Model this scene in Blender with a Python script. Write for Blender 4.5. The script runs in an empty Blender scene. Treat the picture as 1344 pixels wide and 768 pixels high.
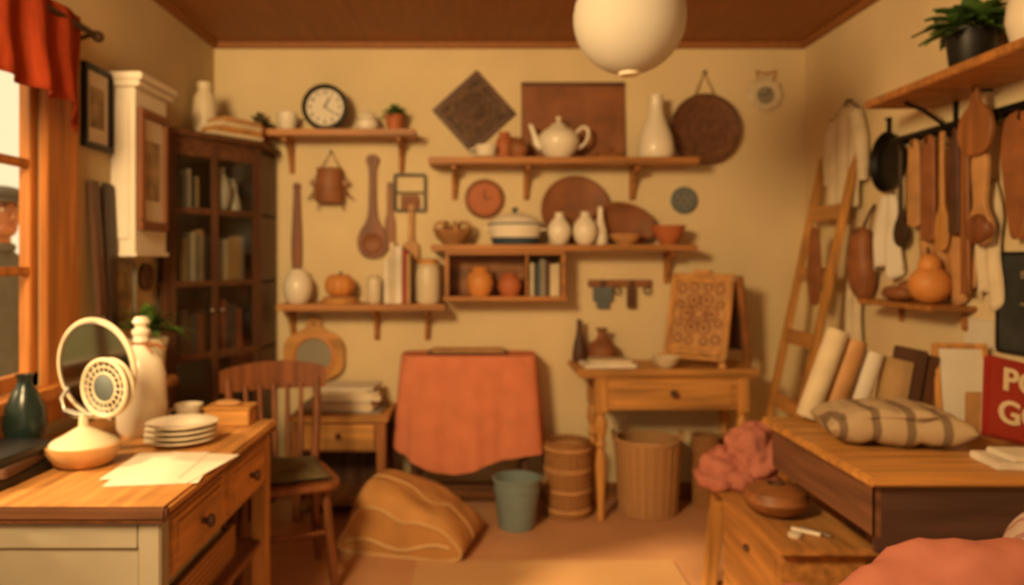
import bpy, bmesh, math, random
from mathutils import Matrix, Vector, Euler, noise
random.seed(7)
R=math.radians
D=4.3          # back wall distance from the camera foot
XL,XR,ZC=-1.5,1.83,2.57
EYE=1.35
# survey helpers: metres on a plane parallel to the back wall at depth d
def sx(u,d): return (u-630)*d/1000.0
def sz(v,d): return EYE-(v-340)*d/1000.0

# ---------------------------------------------------------------- materials
def lin(c):
    c=c/255.0
    return c/12.92 if c<=0.04045 else ((c+0.055)/1.055)**2.4
def col(rgb,k=1.0): return (min(1,lin(rgb[0])*k),min(1,lin(rgb[1])*k),min(1,lin(rgb[2])*k),1)
MC={}
def mat(name,rgb,rough=.6,metal=0,var=.15,scale=6,bump=.1,stretch=(1,1,1),kind='noise',rgb2=None,trans=0,spec=.4,emit=0):
    if name in MC: return MC[name]
    m=bpy.data.materials.new(name); m.use_nodes=True; nt=m.node_tree; N=nt.nodes; L=nt.links
    p=N['Principled BSDF']; p.inputs['Roughness'].default_value=rough; p.inputs['Metallic'].default_value=metal
    p.inputs['Specular IOR Level'].default_value=spec
    tc=N.new('ShaderNodeTexCoord'); mp=N.new('ShaderNodeMapping'); mp.inputs['Scale'].default_value=stretch
    L.new(tc.outputs['Object'],mp.inputs['Vector'])
    nz=N.new('ShaderNodeTexNoise'); nz.inputs['Scale'].default_value=scale; nz.inputs['Detail'].default_value=4
    L.new(mp.outputs[0],nz.inputs['Vector'])
    rp=N.new('ShaderNodeValToRGB'); rp.color_ramp.elements[0].position=.3; rp.color_ramp.elements[1].position=.7
    rp.color_ramp.elements[0].color=col(rgb,1-var*1.3); rp.color_ramp.elements[1].color=col(rgb,1+var)
    src=nz.outputs[0]
    if kind in('stripe','weave','plank','ring'):
        w=N.new('ShaderNodeTexWave'); L.new(mp.outputs[0],w.inputs['Vector']); w.inputs['Scale'].default_value=scale
        w.inputs['Distortion'].default_value=.4 if kind!='plank' else 0.0
        w.bands_direction='Z' if kind=='weave' else 'X'
        if kind=='ring': w.wave_type='RINGS'; w.rings_direction='Z'
        rp.color_ramp.elements[0].color=col(rgb2 or rgb,.7 if not rgb2 else 1); rp.color_ramp.elements[1].color=col(rgb)
        if kind=='stripe': rp.color_ramp.elements[0].position=.12; rp.color_ramp.elements[1].position=.2
        if kind=='plank': rp.color_ramp.elements[0].position=.0; rp.color_ramp.elements[1].position=.04
        if kind=='plank': w.wave_profile='SAW'
        src=w.outputs[0]
    L.new(src,rp.inputs[0]); L.new(rp.outputs[0],p.inputs['Base Color'])
    if bump:
        b=N.new('ShaderNodeBump'); b.inputs['Strength'].default_value=bump; b.inputs['Distance'].default_value=.01
        L.new(src,b.inputs['Height']); L.new(b.outputs[0],p.inputs['Normal'])
    if trans: p.inputs['Transmission Weight'].default_value=trans
    if emit:
        L.new(rp.outputs[0],p.inputs['Emission Color']); p.inputs['Emission Strength'].default_value=emit
    MC[name]=m; return m
def wood(name,rgb,axis='x',rough=.5,var=.3):
    s={'x':(1,14,14),'y':(14,1,14),'z':(14,14,1)}[axis]
    return mat(name,rgb,rough,var=var,scale=2.2,bump=.12,stretch=s)

W_HON=wood('honey_wood_x',(196,142,76)); W_HONY=wood('honey_wood_y',(188,134,74),'y'); W_HONZ=wood('honey_wood_z',(196,142,76),'z')
W_ORG=wood('window_wood',(180,114,52),'z'); W_MID=wood('mid_wood_x',(146,94,52)); W_MIDZ=wood('mid_wood_z',(150,96,52),'z')
W_MIDY=wood('mid_wood_y',(136,90,58),'y')
W_DRK=wood('dark_wood_z',(90,58,38),'z'); W_DRKX=wood('dark_wood_x',(96,62,40)); W_RED=wood('reddish_wood',(128,76,42),'z')
W_SHELF=wood('shelf_wood',(172,116,60)); W_BLK=wood('umber_wood',(60,40,28),'z')
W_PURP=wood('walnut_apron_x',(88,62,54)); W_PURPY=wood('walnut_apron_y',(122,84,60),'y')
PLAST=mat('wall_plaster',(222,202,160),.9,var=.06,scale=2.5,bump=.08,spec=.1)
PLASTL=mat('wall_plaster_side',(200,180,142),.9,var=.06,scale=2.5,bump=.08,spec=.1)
CEIL=wood('ceiling_wood',(152,98,52),'y',.6,.12)
FLOOR=mat('floor_clay',(200,150,110),.6,var=.09,scale=2.5,bump=.05)
RUG=mat('rug_weave',(210,170,122),.95,kind='weave',scale=40,stretch=(1,1,1),rgb2=(202,160,112),bump=.2)
CERW=mat('white_ceramic',(232,222,200),.3,var=.03,spec=.5)
CERG=mat('cream_ceramic',(216,202,172),.4,var=.05)
TERR=mat('terracotta',(180,104,62),.6,var=.12)
PUMP=mat('pumpkin_glaze',(208,140,72),.5,var=.12)
BLACK=mat('black_paint',(30,28,27),.45,var=.1)
IRON=mat('black_iron',(34,31,30),.4,.6,var=.1)
NAVY=mat('navy_glaze',(60,80,96),.35,var=.1)
SLATE=mat('slate_blue',(98,108,108),.6,var=.15)
BUCK=mat('blue_enamel',(128,146,146),.4,var=.08)
LEATH=mat('brown_leather',(146,92,54),.55,var=.2,scale=12)
LEATD=mat('dark_leather',(86,56,40),.55,var=.2,scale=12)
TANL=mat('tan_leather',(192,144,92),.6,var=.15,scale=12)
SALM=mat('salmon_cloth',(214,132,98),.9,var=.08,scale=9,bump=.15,spec=.1)
PINK=mat('dusty_pink_cloth',(188,120,102),.95,var=.1,scale=9,bump=.25,spec=.1)
LILAC=mat('lilac_cream_knit',(196,172,158),.95,kind='stripe',scale=12,rgb2=(170,126,120),bump=.3)
VAL=mat('rust_curtain',(146,56,28),.85,var=.12,scale=14,bump=.2,spec=.1,stretch=(1,4,1))
PAPER=mat('paper_white',(222,214,196),.85,var=.04,spec=.1)
LINEN=mat('linen_cream',(214,198,166),.9,var=.08,scale=14,bump=.2,spec=.1)
GREYP=mat('painted_grey_cream',(146,138,120),.6,var=.06)
WHITEP=mat('painted_white',(230,222,204),.55,var=.04)
SILV=mat('polished_silver',(200,192,178),.32,1.0,var=.03,bump=0)
MIRR=mat('mirror_glass',(118,124,120),.12,1.0,var=.0,bump=0)
LENS=mat('grey_lens',(120,126,120),.35,0,var=.1,bump=0)
GLASSD=mat('cabinet_back_blue',(66,70,72),.5,var=.2)
LEAF=mat('leaf_green',(84,116,50),.5,var=.3,scale=20)
LEAFD=mat('leaf_deep',(58,90,42),.5,var=.3,scale=20)
BASK=mat('basket_weave',(186,136,84),.8,kind='weave',scale=16,rgb2=(140,94,52),bump=.6)
BASKL=mat('basket_weave_light',(206,160,108),.8,kind='weave',scale=14,rgb2=(164,116,70),bump=.6)
PLAT=mat('woven_platter',(112,74,46),.75,kind='noise',var=.3,scale=40,bump=.5)
CARV=mat('carved_panel',(96,72,52),.7,var=.5,scale=34,bump=.7)
PANELB=mat('brown_panel',(138,86,50),.6,var=.25,scale=7,bump=.25)
SACK=mat('mustard_sack',(190,138,80),.9,var=.14,scale=7,bump=.25)
SACKD=mat('mustard_plain',(156,104,58),.9,var=.14,scale=9,bump=.2)
PIPE=mat('bag_piping',(206,170,120),.9,var=.08)
BAGST=mat('striped_blanket',(180,158,126),.95,kind='stripe',scale=3.2,rgb2=(124,104,82),bump=.2,stretch=(1,.35,0))
REDB=mat('red_book_cover',(148,40,28),.5,var=.08)
PAPERG=mat('lantern_paper',(192,188,176),.75,var=.03,spec=.2)
PRINT=mat('faded_print',(170,152,120),.8,var=.4,scale=14)
CHALK=mat('chalkboard',(52,54,52),.8,var=.3,scale=10)
OLIVE=mat('olive_cushion',(98,88,58),.9,var=.15,scale=20)
GREENG=mat('dark_green_glaze',(30,44,40),.25,var=.2)
SKIN=mat('skin',(178,116,84),.55,var=.05,scale=30)
JACK=mat('grey_jacket',(98,92,88),.85,var=.12,scale=20)
TROU=mat('dark_trousers',(58,50,46),.85,var=.1,scale=20)
GRASS=mat('outside_ground',(170,150,100),.9,var=.2)
CORD=mat('twine',(150,108,66),.8,var=.1,scale=40)
BKS=[mat('book_cream',(214,198,166),.7),mat('book_rust',(156,84,50),.7),mat('book_grey',(140,134,122),.7),mat('book_navy',(66,76,84),.7),mat('book_tan',(184,150,104),.7),mat('book_white',(226,216,198),.7),mat('book_umber',(92,62,44),.7),mat('book_red',(160,60,40),.7)]
gl=bpy.data.materials.new('pane_glass'); gl.use_nodes=True
nt=gl.node_tree; nt.nodes.clear(); o=nt.nodes.new('ShaderNodeOutputMaterial'); mx=nt.nodes.new('ShaderNodeMixShader'); mx.inputs[0].default_value=.06
t=nt.nodes.new('ShaderNodeBsdfTransparent'); t.inputs[0].default_value=(.80,.82,.82,1); g=nt.nodes.new('ShaderNodeBsdfGlossy'); g.inputs['Roughness'].default_value=.08
nt.links.new(t.outputs[0],mx.inputs[1]); nt.links.new(g.outputs[0],mx.inputs[2]); nt.links.new(mx.outputs[0],o.inputs[0])
GLASS=gl

# ---------------------------------------------------------------- builder
def MB(x,z,y=D): return Matrix(((1,0,0,x),(0,0,-1,y),(0,1,0,z),(0,0,0,1)))       # local xy on back wall, z outwards
def MR(y,z,x=XR): return Matrix(((0,0,-1,x),(-1,0,0,y),(0,1,0,z),(0,0,0,1)))      # on right wall
def ML(y,z,x=XL): return Matrix(((0,0,1,x),(1,0,0,y),(0,1,0,z),(0,0,0,1)))       # on left wall
def TR(x,y,z,rz=0,rx=0,ry=0): return Matrix.Translation((x,y,z))@Euler((R(rx),R(ry),R(rz))).to_matrix().to_4x4()
I4=Matrix.Identity(4)
class B:
    def __init__(s,name,M=None): s.name=name; s.bm=bmesh.new(); s.mats=[]; s.M=M or I4
    def _m(s,t,m,smooth=True,recalc=True):
        if recalc: bmesh.ops.recalc_face_normals(t,faces=t.faces)
        bmesh.ops.transform(t,matrix=s.M,verts=t.verts)
        if m not in s.mats: s.mats.append(m)
        i=s.mats.index(m)
        for f in t.faces: f.material_index=i; f.smooth=smooth
        me=bpy.data.meshes.new('tmp'); t.to_mesh(me); t.free(); s.bm.from_mesh(me); bpy.data.meshes.remove(me)
        return s
    def box(s,c,sz_,m,rot=(0,0,0),bev=.004):
        t=bmesh.new(); bmesh.ops.create_cube(t,size=1); bmesh.ops.scale(t,vec=sz_,verts=t.verts)
        bev=min(bev,min(sz_)*.3)
        if bev>0: bmesh.ops.bevel(t,geom=t.edges[:],offset=bev,segments=2,affect='EDGES')
        bmesh.ops.transform(t,matrix=TR(*c,rz=rot[2],rx=rot[0],ry=rot[1]),verts=t.verts)
        return s._m(t,m)
    def bb(s,a,b,m,bev=.004):
        return s.box([(a[i]+b[i])/2 for i in range(3)],[abs(b[i]-a[i]) for i in range(3)],m,bev=bev)
    def lathe(s,prof,c,m,rot=(0,0,0),seg=36,sc=(1,1,1)):
        t=bmesh.new(); rings=[]
        for r,z in prof:
            if r<1e-5: rings.append([t.verts.new((0,0,z))])
            else: rings.append([t.verts.new((r*math.cos(2*math.pi*k/seg),r*math.sin(2*math.pi*k/seg),z)) for k in range(seg)])
        for a,b in zip(rings,rings[1:]):
            for k in range(seg):
                k2=(k+1)%seg
                if len(a)==1 and len(b)==1: continue
                if len(a)==1: t.faces.new((a[0],b[k],b[k2]))
                elif len(b)==1: t.faces.new((a[k],a[k2],b[0]))
                else: t.faces.new((a[k],a[k2],b[k2],b[k]))
        bmesh.ops.scale(t,vec=sc,verts=t.verts)
        bmesh.ops.transform(t,matrix=TR(*c,rz=rot[2],rx=rot[0],ry=rot[1]),verts=t.verts)
        return s._m(t,m)
    def tube(s,pts,r,m,seg=10,closed=False,cap=True):
        pts=[Vector(p) for p in pts]; n=len(pts); rr=r if isinstance(r,(list,tuple)) else [r]*n
        t=bmesh.new(); rings=[]; up=None
        for i,p in enumerate(pts):
            if closed: d=(pts[(i+1)%n]-pts[i-1]).normalized()
            else: d=(pts[min(i+1,n-1)]-pts[max(i-1,0)]).normalized()
            if up is None:
                up=d.orthogonal().normalized()
            up=(up-d*up.dot(d)); 
            if up.length<1e-4: up=d.orthogonal()
            up.normalize(); v=d.cross(up)
            rings.append([t.verts.new(p+(up*math.cos(2*math.pi*k/seg)+v*math.sin(2*math.pi*k/seg))*rr[i]) for k in range(seg)])
        for i in range(n if closed else n-1):
            a=rings[i]; b=rings[(i+1)%n]
            for k in range(seg): t.faces.new((a[k],a[(k+1)%seg],b[(k+1)%seg],b[k]))
        if not closed and cap: t.faces.new(rings[0][::-1]); t.faces.new(rings[-1])
        return s._m(t,m)
    def cyl(s,a,b,r,m,r2=None,seg=16): return s.tube([a,b],[r,r if r2 is None else r2],m,seg)
    def ring(s,c,r,th,m,rot=(0,0,0),sc=(1,1),seg=36,ts=8):
        Mx=TR(*c,rz=rot[2],rx=rot[0],ry=rot[1])
        return s.tube([Mx@Vector((r*sc[0]*math.cos(2*math.pi*k/seg),r*sc[1]*math.sin(2*math.pi*k/seg),0)) for k in range(seg)],th,m,ts,closed=True)
    def prism(s,pts,th,m,z0=0,bev=.003,M=None):
        t=bmesh.new(); f=t.faces.new([t.verts.new((p[0],p[1],z0)) for p in pts])
        r=bmesh.ops.extrude_face_region(t,geom=[f]); bmesh.ops.translate(t,vec=(0,0,th),verts=[v for v in r['geom'] if isinstance(v,bmesh.types.BMVert)])
        if bev: 
            es=[e for e in t.edges if abs(e.verts[0].co.z-e.verts[1].co.z)<1e-6]
            bmesh.ops.bevel(t,geom=es,offset=min(bev,th*.3),segments=1,affect='EDGES')
        if M: bmesh.ops.transform(t,matrix=M,verts=t.verts)
        return s._m(t,m)
    def blob(s,c,r,m,amp=0,freq=3,rot=(0,0,0),sub=4,p=2.0,zmin=None,seed=0):
        t=bmesh.new(); bmesh.ops.create_icosphere(t,subdivisions=sub,radius=1)
        for v in t.verts:
            q=v.co.copy()
            if p!=2.0:
                k=(abs(q.x)**p+abs(q.y)**p+abs(q.z)**p)**(-1/p); q=q*k
            q=Vector((q.x*r[0],q.y*r[1],q.z*r[2]))
            if amp:
                nn=noise.noise(q*freq+Vector((seed,seed*2,0)))+.5*noise.noise(q*freq*2.3+Vector((seed,0,7)))
                q+=v.co.normalized()*nn*amp
            v.co=q
        bmesh.ops.transform(t,matrix=TR(*c,rz=rot[2],rx=rot[0],ry=rot[1]),verts=t.verts)
        if zmin is not None:
            for v in t.verts: v.co.z=max(v.co.z,zmin)
        return s._m(t,m)
    def pillow(s,c,a,b,h,m,rot=(0,0,0),n=22,wr=.008,pipe=None,crease=0):
        t=bmesh.new(); V={}
        for sd in(1,-1):
            for i in range(n+1):
                for j in range(n+1):
                    u=i/n*2-1; v=j/n*2-1
                    ed=(i in(0,n)) or (j in(0,n))
                    if ed and sd==-1: V[(sd,i,j)]=V[(1,i,j)]; continue
                    k=(max(0,1-u**4)*max(0,1-v**4))**.45
                    z=sd*h*k*(1-crease*(math.exp(-((u+.35)*9)**2)+math.exp(-((u-.3)*9)**2)))+ (wr*noise.noise(Vector((u*3+c[0]*9,v*3,sd))) if not ed else 0)
                    V[(sd,i,j)]=t.verts.new((u*a*(1-.07*(1-v*v)*abs(u)),v*b*(1-.07*(1-u*u)*abs(v)),z))
        for sd in(1,-1):
            for i in range(n):
                for j in range(n):
                    t.faces.new([V[(sd,i,j)],V[(sd,i+1,j)],V[(sd,i+1,j+1)],V[(sd,i,j+1)]])
        Mx=TR(*c,rz=rot[2],rx=rot[0],ry=rot[1])
        edge=[V[(1,i,0)] for i in range(n)]+[V[(1,n,j)] for j in range(n)]+[V[(1,i,n)] for i in range(n,0,-1)]+[V[(1,0,j)] for j in range(n,0,-1)]
        ep=[Mx@v.co for v in edge]
        bmesh.ops.transform(t,matrix=Mx,verts=t.verts)
        s._m(t,m)
        if pipe: s.tube(ep,.008,pipe,6,closed=True)
        return s
    def grid(s,f,nu,nv,m,closeu=False):
        t=bmesh.new(); V=[[t.verts.new(f(i/nu,j/nv)) for j in range(nv+1)] for i in range(nu if closeu else nu+1)]
        for i in range(nu):
            for j in range(nv):
                a=V[i]; b=V[(i+1)%len(V)]
                t.faces.new((a[j],b[j],b[j+1],a[j+1]))
        return s._m(t,m)
    def text(s,body,size,M,m,ext=.003):
        cu=bpy.data.curves.new('t','FONT'); cu.body=body; cu.size=size; cu.extrude=ext; cu.align_x='CENTER'; cu.align_y='CENTER'; cu.offset=size*.02
        ob=bpy.data.objects.new('t',cu); bpy.context.scene.collection.objects.link(ob)
        dg=bpy.context.evaluated_depsgraph_get(); me=bpy.data.meshes.new_from_object(ob.evaluated_get(dg))
        t=bmesh.new(); t.from_mesh(me); bmesh.ops.transform(t,matrix=M,verts=t.verts)
        bpy.data.objects.remove(ob); bpy.data.meshes.remove(me)
        return s._m(t,m,False,False)
    def leaves(s,c,n,ln,w,m,up=.6,rmin=.3,ymax=None):
        for k in range(n):
            a=random.uniform(0,2*math.pi); el=random.uniform(.15,1.35)*up+.1; L=ln*random.uniform(.6,1.1)
            d=Vector((math.cos(a)*math.cos(el),math.sin(a)*math.cos(el),math.sin(el))); sd=Vector((-math.sin(a),math.cos(a),0))
            def f(u,v,d=d,sd=sd,L=L):
                q=Vector(c)+d*L*u; q.z-=L*.45*u*u
                ww=w*math.sin(math.pi*min(1,.08+.92*u))*(v-.5)*2
                q=q+sd*ww+Vector((0,0,abs(v-.5)*w*.5))
                q.x=min(max(q.x,XL+.01),XR-.01); return q
            s.grid(f,6,2,m)
        return s
    def done(s,solid=0):
        bm=s.bm
        for e in bm.edges:
            if len(e.link_faces)==2 and e.calc_face_angle(0)>R(42): e.smooth=False
        xs=[v.co for v in bm.verts]
        mn=Vector([min(v[i] for v in xs) for i in range(3)]); mxx=Vector([max(v[i] for v in xs) for i in range(3)])
        o=Vector(((mn.x+mxx.x)/2,(mn.y+mxx.y)/2,mn.z)); bmesh.ops.translate(bm,vec=-o,verts=bm.verts)
        me=bpy.data.meshes.new(s.name); bm.to_mesh(me); bm.free()
        for m in s.mats: me.materials.append(m)
        ob=bpy.data.objects.new(s.name,me); ob.location=o; bpy.context.scene.collection.objects.link(ob)
        if solid:
            md=ob.modifiers.new('thick','SOLIDIFY'); md.thickness=solid
        return ob
def crv(pts,n=6,closed=True):
    P=[Vector((p[0],p[1])) for p in pts]; out=[]; N=len(P)
    for i in range(N if closed else N-1):
        g=lambda k:P[k%N] if closed else P[max(0,min(N-1,k))]
        p0,p1,p2,p3=g(i-1),g(i),g(i+1),g(i+2)
        for j in range(n):
            t=j/n
            out.append(.5*((2*p1)+(-p0+p2)*t+(2*p0-5*p1+4*p2-p3)*t*t+(-p0+3*p1-3*p2+p3)*t**3))
    if not closed: out.append(P[-1])
    return [(q.x,q.y) for q in out]
def sym(h,n=5):
    right=crv([(w,v) for w,v in h],n,False); left=[(-x,y) for x,y in right[::-1]]
    pts=[p for p in right+left]; out=[]
    for p in pts:
        if not out or (abs(p[0]-out[-1][0])+abs(p[1]-out[-1][1]))>1e-4: out.append(p)
    if (abs(out[0][0]-out[-1][0])+abs(out[0][1]-out[-1][1]))<1e-4: out.pop()
    return out

# ---------------------------------------------------------------- room shell
def shell(name,a,b,m): B(name).bb(a,b,m,bev=0).done()
YF=-1.2
shell('floor',(XL-.06,YF,-.08),(XR+.06,D+.08,0),FLOOR)
shell('ceiling',(XL-.06,YF,ZC),(XR+.06,D+.08,ZC+.08),CEIL)
shell('wall_back',(XL-.06,D,0),(XR+.06,D+.08,ZC),PLAST)
shell('wall_right',(XR,YF,0),(XR+.06,D,ZC),PLAST)
w=B('wall_front_unseen'); w.bb((XL-.06,YF-.08,0),(-.75,YF,ZC),PLAST,0).bb((.95,YF-.08,0),(XR+.06,YF,ZC),PLAST,0).bb((-.75,YF-.08,2.15),(.95,YF,ZC),PLAST,0).done()  # unseen wall behind the camera, added with an opening to limit incoming light
WY0,WY1,WZ0,WZ1=1.15,2.60,.92,2.10
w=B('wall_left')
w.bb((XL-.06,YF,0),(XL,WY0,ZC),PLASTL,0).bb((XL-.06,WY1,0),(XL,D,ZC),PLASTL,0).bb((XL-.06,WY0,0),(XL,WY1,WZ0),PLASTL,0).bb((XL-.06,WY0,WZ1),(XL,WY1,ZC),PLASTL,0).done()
for nm,a,b in(('trim_1',(XL,D-.03,ZC-.035),(XR,D,ZC)),('trim_2',(XL,YF,ZC-.035),(XL+.03,D-.03,ZC)),('trim_3',(XR-.03,YF,ZC-.035),(XR,D-.03,ZC)),
    ('baseboard_back',(XL,D-.018,0),(XR,D,.09)),('baseboard_left',(XL,YF,0),(XL+.018,D-.02,.09)),('baseboard_right',(XR-.018,YF,0),(XR,D-.02,.09))):
    B(nm).bb(a,b,W_MID if 'base' in nm else CEIL,.003).done()
# window
w=B('window_1')
x0,x1=XL-.045,XL-.005
w.bb((x0,WY1-.05,WZ0),(x1,WY1,WZ1),W_ORG).bb((x0,WY0,WZ0),(x1,WY0+.05,WZ1),W_ORG)
w.bb((x0,WY0,WZ0),(x1,WY1,WZ0+.05),W_ORG).bb((x0,WY0,WZ1-.05),(x1,WY1,WZ1),W_ORG)
for z in(1.31,1.67): w.bb((x0+.005,WY0,z-.014),(x1-.003,WY1,z+.014),W_ORG)
for y in(1.62,2.08): w.bb((x0+.005,y-.014,WZ0),(x1-.003,y+.014,WZ1),W_ORG)
w.bb((XL+.001,WY1-.01,WZ0-.03),(XL+.028,WY1+.2,WZ1+.14),W_ORG).bb((XL+.001,WY0-.14,WZ0-.03),(XL+.028,WY0,WZ1+.14),W_ORG)
w.bb((XL+.001,WY0-.02,WZ1),(XL+.026,WY1+.02,WZ1+.12),W_ORG)
w.bb((XL-.05,WY0-.16,WZ0-.04),(XL+.08,WY1+.22,WZ0),W_ORG).bb((XL+.001,WY0-.12,WZ0-.13),(XL+.03,WY1+.18,WZ0-.041),W_ORG)
w.done()
# curtain valance
c=B('curtain_valance')
def f(u,v):
    y=1.0+u*1.68; s=math.sin(u*62)+.4*math.sin(u*23+1)
    drop=.30+.02*math.sin(u*9)+.10*max(0,(u-.93)/.07)
    return Vector((XL+.10+.018*s*(.4+v)+.01*v,y+.006*math.sin(v*9),2.20-drop*v))
c.grid(f,150,10,VAL); c.done(.003)
c=B('curtain_rod'); c.cyl((XL+.10,.9,2.165),(XL+.10,2.76,2.165),.011,W_BLK); c.blob((XL+.10,2.79,2.165),(.022,.03,.022),W_BLK,sub=2)
c.cyl((XL+.001,2.83,2.165),(XL+.10,2.76,2.165),.008,W_BLK).cyl((XL+.001,.95,2.165),(XL+.10,.95,2.165),.008,W_BLK); c.done()

# ---------------------------------------------------------------- left wall things
def frame(name,M,w_,h,fw,mf,mi,mount=None,th=.025):
    b=B(name,M)
    b.bb((-w_/2,-h/2,.001),(w_/2,-h/2+fw,th),mf).bb((-w_/2,h/2-fw,.001),(w_/2,h/2,th),mf)
    b.bb((-w_/2,-h/2+fw,.001),(-w_/2+fw,h/2-fw,th),mf).bb((w_/2-fw,-h/2+fw,.001),(w_/2,h/2-fw,th),mf)
    b.bb((-w_/2+fw,-h/2+fw,.001),(w_/2-fw,h/2-fw,th*.4),mount or mi,0)
    if mount: b.bb((-w_/4,-h/4,th*.4),(w_/4,h/4,th*.45),mi,0)
    return b.done()
frame('black_picture_frame',ML(2.965,1.935),.22,.32,.022,BLACK,PRINT,PAPER)
b=B('white_cupboard'); b.bb((XL+.001,3.09,1.38),(-1.40,3.40,2.05),WHITEP).bb((XL+.001,3.07,2.05),(-1.375,3.42,2.075),WHITEP).bb((XL+.001,3.06,2.075),(-1.36,3.43,2.105),WHITEP).bb((XL+.001,3.08,1.36),(-1.39,3.41,1.38),WHITEP)
b.bb((XL+.02,3.08,1.43),(-1.42,3.092,2.0),WHITEP); b.done()
frame('brown_picture_frame',ML(3.235,1.72,-1.399),.27,.50,.035,W_RED,PRINT,PAPER)
b=B('leaning_planks'); 
b.box((XL+.03,2.93,1.39),(.02,.06,.52),W_DRK,rot=(2,-3,0)).box((XL+.035,3.02,1.35),(.02,.07,.6),W_BLK,rot=(-2,-3,0)); b.done()
frame('unframed_print',ML(3.18,1.22),.2,.24,.012,GREYP,PRINT)
b=B('round_wall_plaque',ML(3.40,1.27)); b.lathe([(0,0.001),(.06,.001),(.062,.02),(.05,.024),(.045,.016),(0,.016)],(0,0,0),W_DRK); b.done()

# ---------------------------------------------------------------- corner bookcase
CA=57.1
CM=TR(-1.455,3.50,0,rz=CA)
b=B('glass_front_bookcase')
def pz(z,th,m=W_DRKX,grow=0):
    b.M=I4; p=[(-1.455,3.50-grow*1.3),(-1.145+grow,3.98-grow*.5),(-1.145+grow,4.28),(-1.485,4.28),(-1.485,3.515)]; b.prism(p,th,m,z0=z,bev=.004)
pz(0,.10); pz(.47,.02); pz(.87,.02); pz(1.22,.02); pz(1.57,.02); pz(1.90,.03); pz(1.93,.03,W_DRKX,.025)
b.bb((-1.16,3.98,.1),(-1.145,4.28,1.92),W_DRK).bb((-1.485,4.265,.1),(-1.16,4.28,1.92),GLASSD).bb((-1.488,3.54,.1),(-1.478,4.265,1.92),W_DRK)
b.M=CM; Lf=.571
for a,c_ in((0,.07),(.27,.307),(Lf-.045,Lf)): b.bb((a,0,.1),(c_,.022,1.92),W_DRK)
for z0,z1 in((.1,.17),(.86,.90),(1.215,1.245),(1.565,1.595),(1.84,1.92)): b.bb((0.01,.002,z0),(Lf,.02,z1),W_DRKX)
b.bb((.07,.006,.17),(.526,.02,.5),W_DRK); b.bb((.07,.010,.5),(.27,.014,1.84),GLASS,0).bb((.307,.010,.5),(.526,.014,1.84),GLASS,0)
b.blob((.26,-.012,1.1),(.009,.012,.009),SILV,sub=2).blob((.317,-.012,1.1),(.009,.012,.009),SILV,sub=2)
b.done()
def books(b,x0,x1,z,y0,dep,hmin,hmax,mats,lean=0,wmin=.018,wmax=.034):
    x=x0
    while x<x1-.015:
        w_=min(random.uniform(wmin,wmax),x1-x); h=random.uniform(hmin,hmax)
        b.box((x+w_/2,y0+dep/2,z+h/2),(w_-.002,dep,h),random.choice(mats),rot=(0,lean if x+w_*1.5>=x1 else 0,0),bev=.002); x+=w_
b=B('row_of_books',CM)
for (xa,xb,z,a) in((.13,.23,1.591,.2),(.13,.26,1.241,.26),(.32,.49,1.241,.23),(.32,.48,.891,.26),(.13,.26,.891,.22)):
    books(b,xa,xb,z,.03,.07,a*.78,a,[BKS[0],BKS[2],BKS[4],BKS[4],BKS[3],BKS[2]] if z>1 else [BKS[3],BKS[6],BKS[1]])
b.done()
VASE=[(0,0),(.5,0),(.8,.12),(1,.38),(.92,.6),(.55,.8),(.35,.88),(.34,.95),(.45,1),(.36,1),(.28,.93),(0,.9)]
BOTT=[(0,0),(.85,0),(1,.06),(.97,.22),(.85,.38),(.6,.55),(.45,.68),(.38,.78),(.36,.97),(.42,1),(.3,1),(.28,.9),(0,.88)]
JAR=[(0,0),(.85,0),(1,.08),(1,.78),(.9,.86),(.9,.88),(.95,.9),(.95,.96),(.5,1),(0,1)]
CUP=[(0,0),(.55,0),(.6,.05),(.85,.35),(1,1),(.93,1),(.78,.35),(.5,.15),(0,.12)]
POT=[(0,0),(.65,0),(.85,.15),(1,.45),(.85,.75),(.55,.86),(.6,.97),(.65,1),(.5,1),(.45,.85),(0,.8)]
BOWL=[(0,0),(.45,0),(.5,.08),(.8,.45),(1,1),(.94,1),(.72,.45),(.4,.18),(0,.14)]
TPOT=[(0,0),(.72,0),(.82,.08),(1,1),(1.02,1),(1.02,.9),(1.08,.9),(1.08,1.06),(.9,1.06),(.85,.9),(0,.88)]
def pr(P,r,h): return [(a*r,z*h) for a,z in P]
def pot(name,P,u,wpx,hpx,z,m,d=4.17,ysc=1,M=None):
    b=B(name); b.lathe(pr(P,wpx/2*d/1000,hpx*d/1000),(sx(u,d),d,z+.0005),m,sc=(1,ysc,1)); return b.done()
b=B('white_jug',CM); b.lathe(pr(VASE,.05,.22),(.38,.075,1.591),CERW); b.tube([(.42,.075,1.75),(.455,.075,1.76),(.455,.075,1.68),(.42,.075,1.66)],.007,CERW); b.done()
b=B('white_jug',CM); b.lathe(pr(BOTT,.035,.15),(.475,.09,1.591),CERW); b.done()
# on top of bookcase
b=B('folded_linens'); 
for k,(m,zz) in enumerate(((LINEN,1.961),(W_HON,1.987),(LINEN,2.010),(TANL,2.033))):
    b.box((-1.27+.006*k,3.89,zz+.011),(.30-.02*k,.14,.022),m,rot=(0,0,54+2*k),bev=.006)
b.done()
b=B('cream_vase'); b.lathe(pr(POT,.06,.29),(-1.41,3.90,1.961),CERG); b.done()
b=B('potted_herb'); b.lathe(pr(POT,.05,.12),(-1.21,4.19,1.961),TERR); b.leaves((-1.21,4.19,2.07),36,.15,.018,OLIVE,1.1); b.done()
b=B('round_jar'); b.lathe(pr(JAR,.045,.14),(-1.33,4.18,1.961),PANELB); b.done()

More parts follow.
